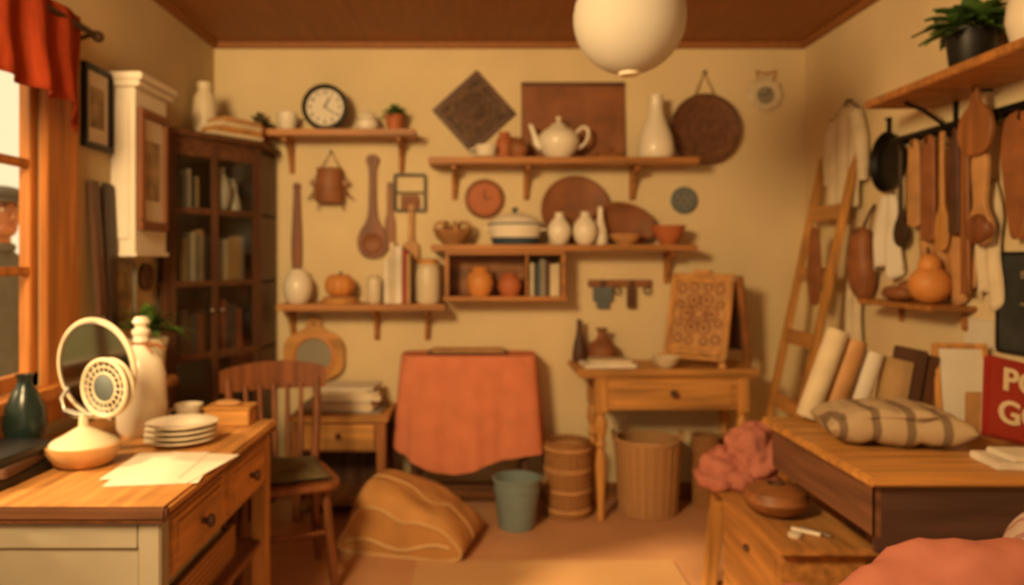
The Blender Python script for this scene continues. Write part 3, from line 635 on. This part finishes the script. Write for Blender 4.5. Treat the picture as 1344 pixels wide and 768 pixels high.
b.pillow((-.97,2.36,.43),.1,.22,.05,LINEN); b.done()
DT=.7505
b=B('vanity_mirror'); mx,my=-1.155,2.22
b.lathe([(0,0),(.06,0),(.08,.010),(.1,.045),(.102,.062),(.094,.064),(0,.064)],(mx,my,DT),TANL,seg=40).lathe([(.095,.062),(.088,.072),(.055,.088),(.028,.104),(.014,.112),(.012,.15),(0,.15)],(mx,my,DT),CERG,seg=40)
b.tube([(mx-.06,my+.01,DT+.155),(mx-.02,my,DT+.145),(mx+.03,my,DT+.145),(mx+.08,my+.02,DT+.16)],.010,SILV)
b.tube([(mx-.06,my+.01,DT+.155),(mx-.075,my+.02,DT+.19),(mx-.06,my+.03,DT+.22)],.007,SILV)
b.M=TR(mx+.012,my+.05,DT+.275,rz=-20,rx=4); b.ring((0,0,0),.144,.008,CERG,rot=(90,0,0),seg=56,ts=12).ring((0,-.005,0),.137,.003,SILV,rot=(90,0,0),seg=56); b.lathe([(0,-.004),(.142,-.004),(.142,.004),(0,.004)],(0,0,0),MIRR,rot=(90,0,0),seg=56)
b.M=TR(mx+.085,my-.05,DT+.232,rz=-20)
b.ring((0,0,0),.080,.007,CERG,rot=(90,0,0),seg=48,ts=10).ring((0,.024,0),.078,.006,CERG,rot=(90,0,0),seg=48,ts=8)
b.lathe([(0,-.024),(.035,-.022),(.06,-.012),(.079,.0)],(0,0,0),LENS,rot=(90,0,0),seg=48).lathe([(0,.006),(.034,.004),(.04,.0),(.038,-.012)],(0,0,0),SLATE,rot=(90,0,0),seg=32).ring((0,.0,0),.042,.004,CERG,rot=(90,0,0),seg=32).ring((0,-.001,0),.061,.0025,CERG,rot=(90,0,0),seg=40,ts=6)
for k in range(20):
    a=2*math.pi*k/20; b.cyl((.04*math.cos(a),-.003,.04*math.sin(a)),(.079*math.cos(a),-.001,.079*math.sin(a)),.0018,CERG,seg=5)
b.M=I4; b.cyl((mx+.04,my,DT+.14),(mx+.02,my+.045,DT+.15),.009,SILV).tube([(mx+.06,my-.0,DT+.15),(mx+.09,my-.03,DT+.14),(mx+.085,my-.05,DT+.155)],.006,SILV); b.done()
b=B('white_jug_bottle'); vx,vy=-1.165,2.62
b.lathe([(0,0),(.065,0),(.078,.02),(.082,.1),(.08,.2),(.068,.255),(.04,.29),(.026,.305),(.024,.335),(.03,.342),(.03,.355),(.018,.362),(.022,.375),(.03,.382),(.02,.4),(0,.403)],(vx,vy,DT),CERW,seg=44)
b.ring((vx,vy,DT+.312),.027,.005,CORD).tube([(vx+.02,vy-.01,DT+.31),(vx+.06,vy-.01,DT+.305),(vx+.085,vy,DT+.29)],[.006,.008,.004],LEATH,6).tube([(vx+.02,vy-.02,DT+.31),(vx+.05,vy-.03,DT+.28)],[.005,.003],LEATH,6); b.done()
b=B('stack_of_plates'); 
for k in range(4): b.lathe([(0,0),(.06,0),(.065,.004),(.108,.016),(.112,.02),(.108,.022),(.06,.010),(0,.008)],(-.975+.002*k,2.48,DT+.017*k),CERW,seg=48)
b.done()
b=B('tea_cup'); X0,Y0=-1.055,2.76; b.lathe(pr(CUP,.05,.075),(X0,Y0,DT),CERW).tube([(X0-.045,Y0,DT+.058),(X0-.072,Y0,DT+.05),(X0-.065,Y0,DT+.02),(X0-.036,Y0,DT+.02)],.005,CERW); b.done()
b=B('wooden_box'); b.bb((-.99,2.73,DT),(-.83,2.83,DT+.058),W_HON).bb((-.995,2.725,DT+.058),(-.825,2.835,DT+.066),W_HON).blob((-.92,2.78,DT+.074),(.05,.03,.012),TANL,sub=3); b.done()
b=B('loose_papers'); b.box((-.895,2.17,DT+.001),(.24,.30,.0015),PAPER,rot=(0,0,8),bev=0).box((-.865,2.19,DT+.0028),(.22,.30,.0015),PAPER,rot=(0,0,-9),bev=0).box((-.93,2.2,DT+.0045),(.21,.28,.0015),PAPER,rot=(0,0,3),bev=0); b.done()
b=B('dark_book_stack'); b.box((-1.325,2.08,DT+.014),(.20,.26,.028),BLACK,rot=(0,0,-4)).box((-1.325,2.08,DT+.042),(.19,.25,.026),BKS[6],rot=(0,0,4)).box((-1.325,2.09,DT+.067),(.18,.24,.024),BLACK,rot=(0,0,-3)); b.done()
b=B('dark_green_vase'); b.lathe(pr(VASE,.06,.25),(-1.38,2.31,DT),GREENG); b.done()
b=B('plant_stand'); px_,py_=-1.34,3.08
b.lathe([(0,.84),(.11,.84),(.115,.85),(.11,.87),(0,.87)],(px_,py_,0),W_MID)
for k in range(3):
    a=k*2*math.pi/3+.5; b.cyl((px_+.1*math.cos(a),py_+.1*math.sin(a),0),(px_+.06*math.cos(a),py_+.06*math.sin(a),.845),.012,W_MIDZ)
b.done()
b=B('potted_fern'); b.lathe(pr(TPOT,.07,.15),(px_,py_,.871),CERG).leaves((px_,py_,1.05),80,.20,.016,LEAF,1.25); b.done()

# ---------------------------------------------------------------- right desk
b=B('work_desk'); rx0,rx1,ry0,ry1=1.07,1.81,2.09,2.9
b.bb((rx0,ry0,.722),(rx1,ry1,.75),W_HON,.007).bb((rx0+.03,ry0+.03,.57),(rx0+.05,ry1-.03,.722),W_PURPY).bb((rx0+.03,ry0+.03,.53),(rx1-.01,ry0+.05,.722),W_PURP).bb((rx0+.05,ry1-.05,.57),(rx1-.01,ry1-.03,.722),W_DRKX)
for x in(1.36,rx1-.07):
    for y in(ry0+.05,ry1-.11): b.bb((x,y,0),(x+.055,y+.055,.722),W_DRK)
b.bb((rx0+.05,ry0+.05,.57),(rx1-.02,ry1-.05,.585),W_DRKX); b.done()
b=B('wooden_bench_box'); b.bb((.93,2.36,.425),(1.24,3.22,.45),W_HONY,.006)
b.box((.965,3.14,.212),(.05,.05,.425),W_HONZ,rot=(0,6,0)).box((1.19,3.14,.212),(.045,.05,.425),W_HONZ)
b.bb((.95,2.40,.0),(1.22,2.98,.425),W_HONY).bb((.945,2.44,.04),(.952,2.94,.39),W_HONY).blob((.94,2.69,.33),(.012,.02,.012),LEATD,sub=2).bb((.96,3.11,.34),(1.2,3.13,.42),W_HON); b.done()
BT=.4505
b=B('crumpled_pink_cloth'); b.blob((1.03,3.07,.50),(.15,.12,.09),PINK,amp=.035,freq=11,sub=5,zmin=BT,seed=3,p=2.4).blob((1.10,3.05,.57),(.11,.11,.12),PINK,amp=.035,freq=12,sub=5,zmin=BT,seed=8).blob((.99,3.02,.475),(.13,.09,.04),PINK,amp=.02,freq=14,sub=5,zmin=BT,seed=5,p=3)
b.done()
b=B('round_gourd_pot'); b.lathe([(0,0),(.05,0),(.098,.025),(.112,.055),(.10,.085),(.06,.102),(.03,.107),(.026,.101),(0,.10)],(1.045,2.69,BT),W_MID,seg=40).ring((1.045,2.69,BT+.105),.028,.005,LEATD); b.done()
b=B('carving_tools'); b.cyl((1.03,2.52,BT+.008),(1.10,2.46,BT+.008),.007,CERW).cyl((1.07,2.53,BT+.007),(1.13,2.45,BT+.007),.006,SILV).lathe([(0,0),(.02,0),(.022,.01),(0,.016)],(1.02,2.47,BT),CERW); b.done()
RT=.7505
b=B('folded_striped_blanket'); b.pillow((1.34,2.50,RT+.062),.215,.15,.060,BAGST,rot=(0,0,-12),crease=.26,n=34)
b.pillow((1.30,2.48,RT+.108),.14,.11,.024,BAGST,rot=(2,-3,-14),n=26,crease=.2); b.done()
b=B('red_sign_board',TR(1.655,2.345,RT+.032,rz=4,rx=-16)@TR(0,0,0,ry=14)); b.bb((-.11,-.016,0),(.11,.016,.255),REDB,.006).bb((-.105,.017,.005),(.105,.021,.25),PAPER)
Mt=Matrix(((1,0,0,0),(0,0,-1,-.017),(0,1,0,0),(0,0,0,1)))
b.text('PO',.10,Matrix.Translation((0,0,.183))@Mt,LINEN).text('GO',.10,Matrix.Translation((0,0,.08))@Mt,LINEN)
b.done()
b=B('white_book_stack'); b.box((1.61,2.215,RT+.011),(.28,.15,.022),BKS[5],rot=(0,0,-6)).box((1.63,2.21,RT+.031),(.24,.13,.016),PAPER,rot=(0,0,-3)); b.done()
def roll(name,x,y,r,L,m,lean,lx=0):
    b=B(name,TR(x,y,RT+r*math.sin(R(abs(lean)))+.0005,ry=lean,rx=lx)); 
    b.lathe([(0,.0),(r,.0),(r,L),(r*.85,L),(r*.85,L-.004),(r*.6,L-.004),(r*.6,L),(r*.35,L),(r*.3,L-.004),(0,L-.004)],(0,0,0),m,seg=28); return b.done()
roll('white_fabric_roll',1.21,2.82,.040,.34,LINEN,20); roll('tan_fabric_roll',1.30,2.83,.040,.30,TANL,19); roll('white_fabric_roll',1.39,2.84,.038,.25,PAPER,18)
b=B('row_of_binders'); 
for k,(w_,h,m) in enumerate(((.035,.23,BKS[4]),(.04,.27,BKS[6]),(.035,.25,W_DRK))): b.box((1.475+.045*k+.03,2.78,RT+h/2+.006),(w_,.16,h),m,rot=(0,10,0),bev=.004)
b.done()
b=B('leaning_picture_frame',TR(1.695,2.66,RT+.004,rz=-10,rx=-10)); 
for a,c_ in(((-.09,0),(.09,.02)),((-.09,.28),(.09,.30)),((-.09,.02),(-.07,.28)),((.07,.02),(.09,.28))): b.bb((a[0],-.01,a[1]),(c_[0],.01,c_[1]),W_HONZ)
b.bb((-.07,-.004,.02),(.07,.006,.28),PAPER,0); b.done()
b=B('small_wood_block'); b.box((1.70,2.56,RT+.075),(.12,.03,.15),TANL,rot=(0,0,-10)); b.done()

# ---------------------------------------------------------------- pink armchair foreground
b=B('draped_armchair')
b.blob((1.01,1.53,.52),(.33,.12,.265),PINK,amp=.03,freq=8,p=2.3,sub=5,seed=2)
b.blob((1.05,1.75,.38),(.34,.25,.10),PINK,amp=.012,freq=5,p=3.5,sub=5)
b.blob((1.27,1.60,.64),(.10,.2,.17),LILAC,amp=.02,freq=6,p=2.6,sub=5,seed=5)
b.blob((.79,1.76,.44),(.07,.22,.11),PINK,amp=.012,freq=6,p=2.8,sub=4)
for x in(.78,1.28):
    for y in(1.5,1.92): b.cyl((x,y,.012),(x,y,.32),.016,W_DRK,r2=.022)
b.bb((.74,1.46,.24),(1.34,1.96,.31),W_DRKX); b.done()

# ---------------------------------------------------------------- right wall
b=B('bracket_shelf'); b.bb((1.55,1.95,1.955),(XR-.001,3.08,1.985),W_SHELF)
for y in(2.15,2.92):
    pts=[(XR-.01,y,1.78),(XR-.02,y,1.80),(XR-.06,y,1.87),(XR-.13,y,1.92),(XR-.2,y,1.948)]
    b.tube(pts,.008,IRON,8).bb((XR-.012,y-.012,1.74),(XR-.001,y+.012,1.955),IRON)
b.done()
b=B('potted_houseplant'); b.lathe(pr(TPOT,.08,.14),(1.69,2.62,1.986),BLACK).leaves((1.69,2.62,2.12),90,.20,.035,LEAF,1.0).leaves((1.69,2.62,2.13),40,.2,.03,LEAFD,1.3); b.done()
b=B('white_vase'); b.lathe(pr(VASE,.075,.26),(1.70,2.34,1.986),CERW); b.done()
b=B('iron_hook_rail'); b.cyl((1.785,2.2,1.86),(1.785,3.30,1.86),.011,IRON)
for y in(2.28,2.75,3.25): b.cyl((1.785,y,1.86),(XR-.001,y,1.86),.009,IRON)
HY=(3.2,3.12,3.02,2.94,2.86,2.79,2.68,2.60,2.5,2.42)
for y in HY: b.tube([(1.785,y,1.85),(1.77,y,1.83),(1.765,y,1.815),(1.775,y,1.805)],.004,IRON,6)
b.bb((XR-.006,2.2,1.84),(XR-.001,3.3,1.88),IRON); b.done()
def hangR(name,y,ztop,outline,m,x=1.785,th=.014,extra=None):
    b=B(name,MR(y,ztop,x)); b.prism(outline,th,m,z0=0,bev=.003)
    if extra: extra(b)
    return b.done()
b=B('round_cast_iron_pan',MR(3.38,1.78,XR-.004)); b.lathe([(0,0),(.115,0),(.13,.03),(.134,.03),(.122,-.0),(.118,.004),(0,.006)],(0,0,0),IRON,seg=40).bb((-.012,.12,.008),(.012,.2,.018),IRON).cyl((0,.19,0),(0,.19,.03),.005,IRON); b.done()
SP=lambda L,h,w:sym([(0,-L),(w*.6,-L+.012),(w,-L+h*.4),(w*.8,-L+h*.8),(w*.35,-L+h*1.1),(.011,-L+h*1.5),(.010,-.06),(.016,-.01),(.01,.0),(0,.0)])
ST=lambda L,w:sym([(0,-L),(w*.8,-L+.005),(w,-L+.03),(w,-L*.5),(w*.85,-.04),(w*.5,-.004),(0,0)])
hangR('dark_wooden_ladle',3.22,1.84,SP(.44,.12,.05),W_BLK); hangR('leather_strap',3.12,1.84,ST(.36,.04),TANL); hangR('leather_apron_strap',3.02,1.84,ST(.42,.044),LEATH)
hangR('wooden_spatula',2.93,1.84,SP(.46,.16,.04),W_HONZ); hangR('dark_leather_strap',2.855,1.84,ST(.40,.03),LEATD); hangR('wooden_stick_tool',2.79,1.84,ST(.62,.022),W_MIDZ)
b=B('wooden_paddle_board',MR(2.66,1.80,1.74)); b.prism(sym([(0,-.09),(.06,-.075),(.09,-.01),(.075,.055),(.03,.09),(.018,.12),(.016,.15),(0,.152)]),.018,W_MIDZ).cyl((0,.14,-.05),(0,.14,.02),.005,IRON,seg=8); b.done()
b=B('large_wooden_spoon',MR(2.67,1.73,1.765)); b.prism(sym([(0,-.33),(.04,-.32),(.062,-.27),(.045,-.22),(.03,-.18),(.04,-.06),(.03,.0),(0,.015)]),.02,TANL).blob((0,-.275,.015),(.065,.055,.03),W_RED,sub=3); b.done()
hangR('tan_leather_holster',2.52,1.84,sym([(0,-.42),(.03,-.41),(.06,-.25),(.075,-.12),(.05,-.02),(0,0)]),LEATH); hangR('leather_strap',2.40,1.84,ST(.3,.03),LEATD)
def hcloth(name,M,w_,h,m,k=5,amp=.012):
    b=B(name,M)
    def f(u,v): return Vector(((u-.5)*w_*(.55+.45*min(1,v*3))+.01*math.sin(v*8),-h*v*(1-.08*math.sin(u*7)),.02+amp*math.sin(u*k*math.pi)*(.3+v)+amp))
    b.grid(f,36,16,m); b.ring((0,.01,.02),.012,.003,CORD,rot=(90,0,0),seg=12,ts=5); return b.done(.004)
b=B('hanging_linen_shirt',MR(3.74,2.10,XR-.003))
def f(u,v):
    s=2*u-1; w_=.16+.02*math.sin(v*5); return Vector((s*w_*(.55+.45*min(1,v*6)),-.50*v-.05*abs(s)*(1-v),.03+.018*math.sin(u*19)*(.2+v)+.012))
b.grid(f,40,18,LINEN)
for s_ in(-1,1): b.tube([(s_*.11,-.05,.035),(s_*.16,-.16,.04),(s_*.175,-.30,.035),(s_*.17,-.38,.035)],[.03,.034,.028,.024],LINEN,12)
b.tube([(-.07,-.02,.03),(0,-.05,.045),(.07,-.02,.03)],.012,LINEN,8).tube([(-.12,-.03,.025),(0,.03,.02),(.12,-.03,.025)],.005,W_DRK,6).cyl((0,.03,0),(0,.03,.03),.005,IRON,seg=8); b.done(.003)
hcloth('hanging_white_cloth',MR(3.34,1.63,XR-.004),.20,.34,PAPER,4,.02)
hcloth('linen_apron',MR(2.95,1.78,XR-.0005),.34,.56,TANL,7,.006)
hcloth('linen_tea_towel',MR(2.70,1.62,XR-.0005),.13,.42,LINEN,4,.008)
b=B('leather_bottle_pouch'); b.blob((1.765,3.52,1.33),(.055,.075,.17),LEATH,amp=.008,freq=10,p=2.3,sub=4).tube([(1.765,3.52,1.48),(1.80,3.52,1.56),(1.826,3.52,1.60)],.008,LEATD,8).ring((1.765,3.52,1.475),.035,.008,LEATD); b.done()
hangR('leather_sheath',3.76,1.50,sym([(0,-.38),(.04,-.36),(.065,-.25),(.05,-.08),(.02,0),(0,0)]),LEATH,x=1.66,th=.02)
hcloth('hanging_linen_strip',MR(3.66,1.42,XR-.004),.14,.60,LINEN,4)
b=B('small_ledge'); b.bb((1.66,2.80,1.155),(XR-.001,3.36,1.175),W_SHELF).bb((XR-.02,2.85,1.08),(XR-.001,2.87,1.155),W_SHELF).bb((XR-.02,3.28,1.08),(XR-.001,3.3,1.155),W_SHELF); b.done()
b=B('gourd'); b.blob((1.74,2.95,1.25),(.076,.073,.074),PUMP,sub=4).blob((1.74,2.95,1.325),(.04,.04,.045),PUMP,sub=4).cyl((1.74,2.95,1.36),(1.745,2.97,1.395),.008,LEATD,r2=.005); b.done()
b=B('wooden_shoe_last'); b.blob((1.745,3.17,1.208),(.055,.09,.032),LEATH,p=2.4,sub=4).blob((1.745,3.11,1.235),(.035,.04,.03),LEATH,sub=3); b.done()
frame('paper_notice',MR(2.79,1.00),.16,.26,.006,PAPER,PAPER,th=.006)
b=B('chalkboard',MR(2.50,1.20)); b.bb((-.17,-.165,.001),(.17,.165,.015),CHALK).bb((-.18,-.175,.001),(.18,-.165,.02),BLACK).bb((-.18,.165,.001),(.18,.175,.02),BLACK).bb((-.18,-.165,.001),(-.17,.165,.02),BLACK).bb((.17,-.165,.001),(.18,.165,.02),BLACK)
b.text('menu',.05,Matrix.Translation((0,.1,.016)),GREYP,.0005).text('~ ~ ~',.05,Matrix.Translation((0,.0,.016)),GREYP,.0005); b.done()

# ---------------------------------------------------------------- pendant + rug
b=B('globe_pendant_lamp'); pr_=[(0,-.182)]
cx,cy,cz,r=.49,2.5,2.14,.182
for k in range(1,40):
    a=-math.pi/2+math.pi*k/40; pr_.append((r*math.cos(a)*(1+.006*(k%2)),r*math.sin(a)))
pr_.append((0,.182)); b.lathe(pr_,(cx,cy,cz),PAPERG,seg=56).lathe([(0,-.19),(.03,-.188),(.036,-.18),(.036,-.172),(0,-.172)],(cx,cy,cz),CERW).cyl((cx,cy,cz+.18),(cx,cy,ZC-.02),.004,BLACK).lathe([(0,0),(.05,0),(.055,.01),(.04,.03),(0,.03)],(cx,cy,ZC-.0305),CERW)
b.lathe([(0,.176),(.03,.178),(.03,.2),(0,.2)],(cx,cy,cz),CERW); b.done()
b=B('woven_rug'); b.bb((-.28,1.6,.0005),(.86,3.40,.008),RUG,.003); b.bb((-.25,1.63,.008),(.83,3.37,.0095),RUG,0); b.done()

# ---------------------------------------------------------------- outside
shell('outside_ground',(-9,-2,-.12),(XL-.07,12,-.03),GRASS)
def person():
    J={'pel':(0,0,.93,.13,.10),'sp':(0,.005,1.08,.125,.095),'ch':(0,.01,1.26,.15,.105),'nb':(0,.012,1.39,.075,.07),'nk':(0,.0,1.46,.05,.052),'hd':(0,-.01,1.53,.045,.05)}
    E=[('pel','sp'),('sp','ch'),('ch','nb'),('nb','nk'),('nk','hd')]
    for s,n in((-1,'l'),(1,'r')):
        J.update({'sh'+n:(s*.165,.012,1.34,.065,.065),'el'+n:(s*.225,.03,1.08,.045,.045),'wr'+n:(s*.225,-.05,.86,.03,.03),
          'hi'+n:(s*.09,0,.86,.09,.09),'kn'+n:(s*.1,-.015,.48,.06,.06),'an'+n:(s*.1,.02,.09,.04,.045),'to'+n:(s*.115,-.13,.035,.035,.03)})
        E+=[('ch','sh'+n),('sh'+n,'el'+n),('el'+n,'wr'+n),('pel','hi'+n),('hi'+n,'kn'+n),('kn'+n,'an'+n),('an'+n,'to'+n)]
        fx=s*.225
        J['pa'+n]=(fx,-.075,.80,.026,.014); E.append(('wr'+n,'pa'+n))
    def skin(J,E,root):
        ks=list(J); me=bpy.data.meshes.new('p'); me.from_pydata([J[k][:3] for k in ks],[(ks.index(a),ks.index(c)) for a,c in E],[])
        ob=bpy.data.objects.new('p',me); bpy.context.scene.collection.objects.link(ob)
        md=ob.modifiers.new('s','SKIN'); md.use_smooth_shade=True
        for i,k in enumerate(ks):
            v=me.skin_vertices[0].data[i]; v.radius=J[k][3:5]; v.use_root=(k==root)
        sb=ob.modifiers.new('d','SUBSURF'); sb.levels=2
        dg=bpy.context.evaluated_depsgraph_get(); m2=bpy.data.meshes.new_from_object(ob.evaluated_get(dg)); bpy.data.objects.remove(ob); return m2
    P=TR(-2.10,3.32,-.03,rz=62); b=B('man_in_cap',P)
    m2=skin(J,E,'pel'); t=bmesh.new(); t.from_mesh(m2)
    def cls(c):
        if c.z>1.42: return SKIN
        if abs(c.x)>.17 and c.z<.87: return SKIN
        if c.z>.86: return JACK
        if c.z>.08: return TROU
        return BLACK
    for mm in(SKIN,JACK,TROU,BLACK):
        t2=t.copy(); bmesh.ops.delete(t2,geom=[f for f in t2.faces if cls(f.calc_center_median())!=mm],context='FACES'); b._m(t2,mm,True,False)
    t.free()
    for s in(-1,1):
        for k,(oy,L) in enumerate(((-.105,.072),(-.085,.08),(-.065,.076),(-.048,.06))):
            JF={'a':(s*.225,oy+.01,.79,.010,.010),'b':(s*.222,oy-.005,.79-L*.5,.009,.009),'c':(s*.215,oy+.0,.79-L,.0075,.0075)}
            t=bmesh.new(); t.from_mesh(skin(JF,[('a','b'),('b','c')],'a')); b._m(t,SKIN,True,False)
        JF={'a':(s*.222,-.085,.83,.011,.011),'b':(s*.205,-.115,.80,.010,.010),'c':(s*.2,-.122,.77,.008,.008)}
        t=bmesh.new(); t.from_mesh(skin(JF,[('a','b'),('b','c')],'a')); b._m(t,SKIN,True,False)
    b.blob((0,-.015,1.575),(.072,.09,.105),SKIN,sub=4).blob((0,-.045,1.515),(.05,.055,.045),SKIN,sub=3)
    b.tube([(0,-.10,1.595),(0,-.117,1.565),(0,-.122,1.555),(0,-.10,1.545)],[.008,.012,.014,.008],SKIN,8)
    for s in(-1,1):
        b.blob((s*.03,-.094,1.59),(.012,.008,.007),PAPER,sub=2).blob((s*.03,-.101,1.59),(.005,.004,.005),BLACK,sub=2).box((s*.03,-.1,1.61),(.03,.008,.006),BLACK,rot=(0,s*6,0)).blob((s*.073,-.005,1.575),(.01,.018,.028),SKIN,sub=3)
    b.blob((0,-.098,1.522),(.022,.008,.006),PINK,sub=2).blob((0,.01,1.60),(.077,.09,.095),BLACK,sub=4,zmin=1.54)
    b.blob((0,.0,1.65),(.09,.105,.05),JACK,sub=4,p=2.5,zmin=1.628).prism(crv([(-.07,-.06),(-.06,-.13),(0,-.155),(.06,-.13),(.07,-.06),(0,-.04)],5),.008,JACK,z0=1.625)
    b.tube([(.05*math.cos(a),.0+.05*math.sin(a),1.43) for a in [2*math.pi*k/20 for k in range(20)]],.02,JACK,8,closed=True)
    b.done()
person()

# ---------------------------------------------------------------- lights, world, camera
W=bpy.data.worlds.new('w'); bpy.context.scene.world=W; W.use_nodes=True
W.node_tree.nodes['Background'].inputs[0].default_value=(1,.79,.45,1); W.node_tree.nodes['Background'].inputs[1].default_value=1.12
def light(name,typ,loc,tgt,e,c,size=None,angle=None):
    l=bpy.data.lights.new(name,typ); l.energy=e; l.color=c
    if size: l.size=size
    if angle: l.angle=R(angle)
    o=bpy.data.objects.new(name,l); o.location=loc; o.rotation_euler=(Vector(tgt)-Vector(loc)).to_track_quat('-Z','Y').to_euler()
    bpy.context.scene.collection.objects.link(o); return o
light('sun','SUN',(-5,0,4),(-5+1.8,.8,4-1.4),4.6,(1,.66,.31),angle=5)
light('added_key_light','AREA',(-1.1,.6,2.25),(.6,4.3,1.1),92,(1,.68,.315),size=.5)  # unseen area light, added to brighten the back wall and cast soft shadows
cam=bpy.data.cameras.new('camera'); co=bpy.data.objects.new('camera',cam); co.location=(0,0,EYE); co.rotation_euler=(R(90),0,0)
cam.sensor_width=36; cam.lens=36*1000/1344; cam.shift_x=(672-630)/1344; cam.shift_y=-(384-340)/1344; cam.clip_start=.05
bpy.context.scene.collection.objects.link(co); bpy.context.scene.camera=co
cam.dof.use_dof=True; cam.dof.focus_distance=1.05; cam.dof.aperture_fstop=2.8
bpy.context.scene.view_settings.view_transform='Standard'
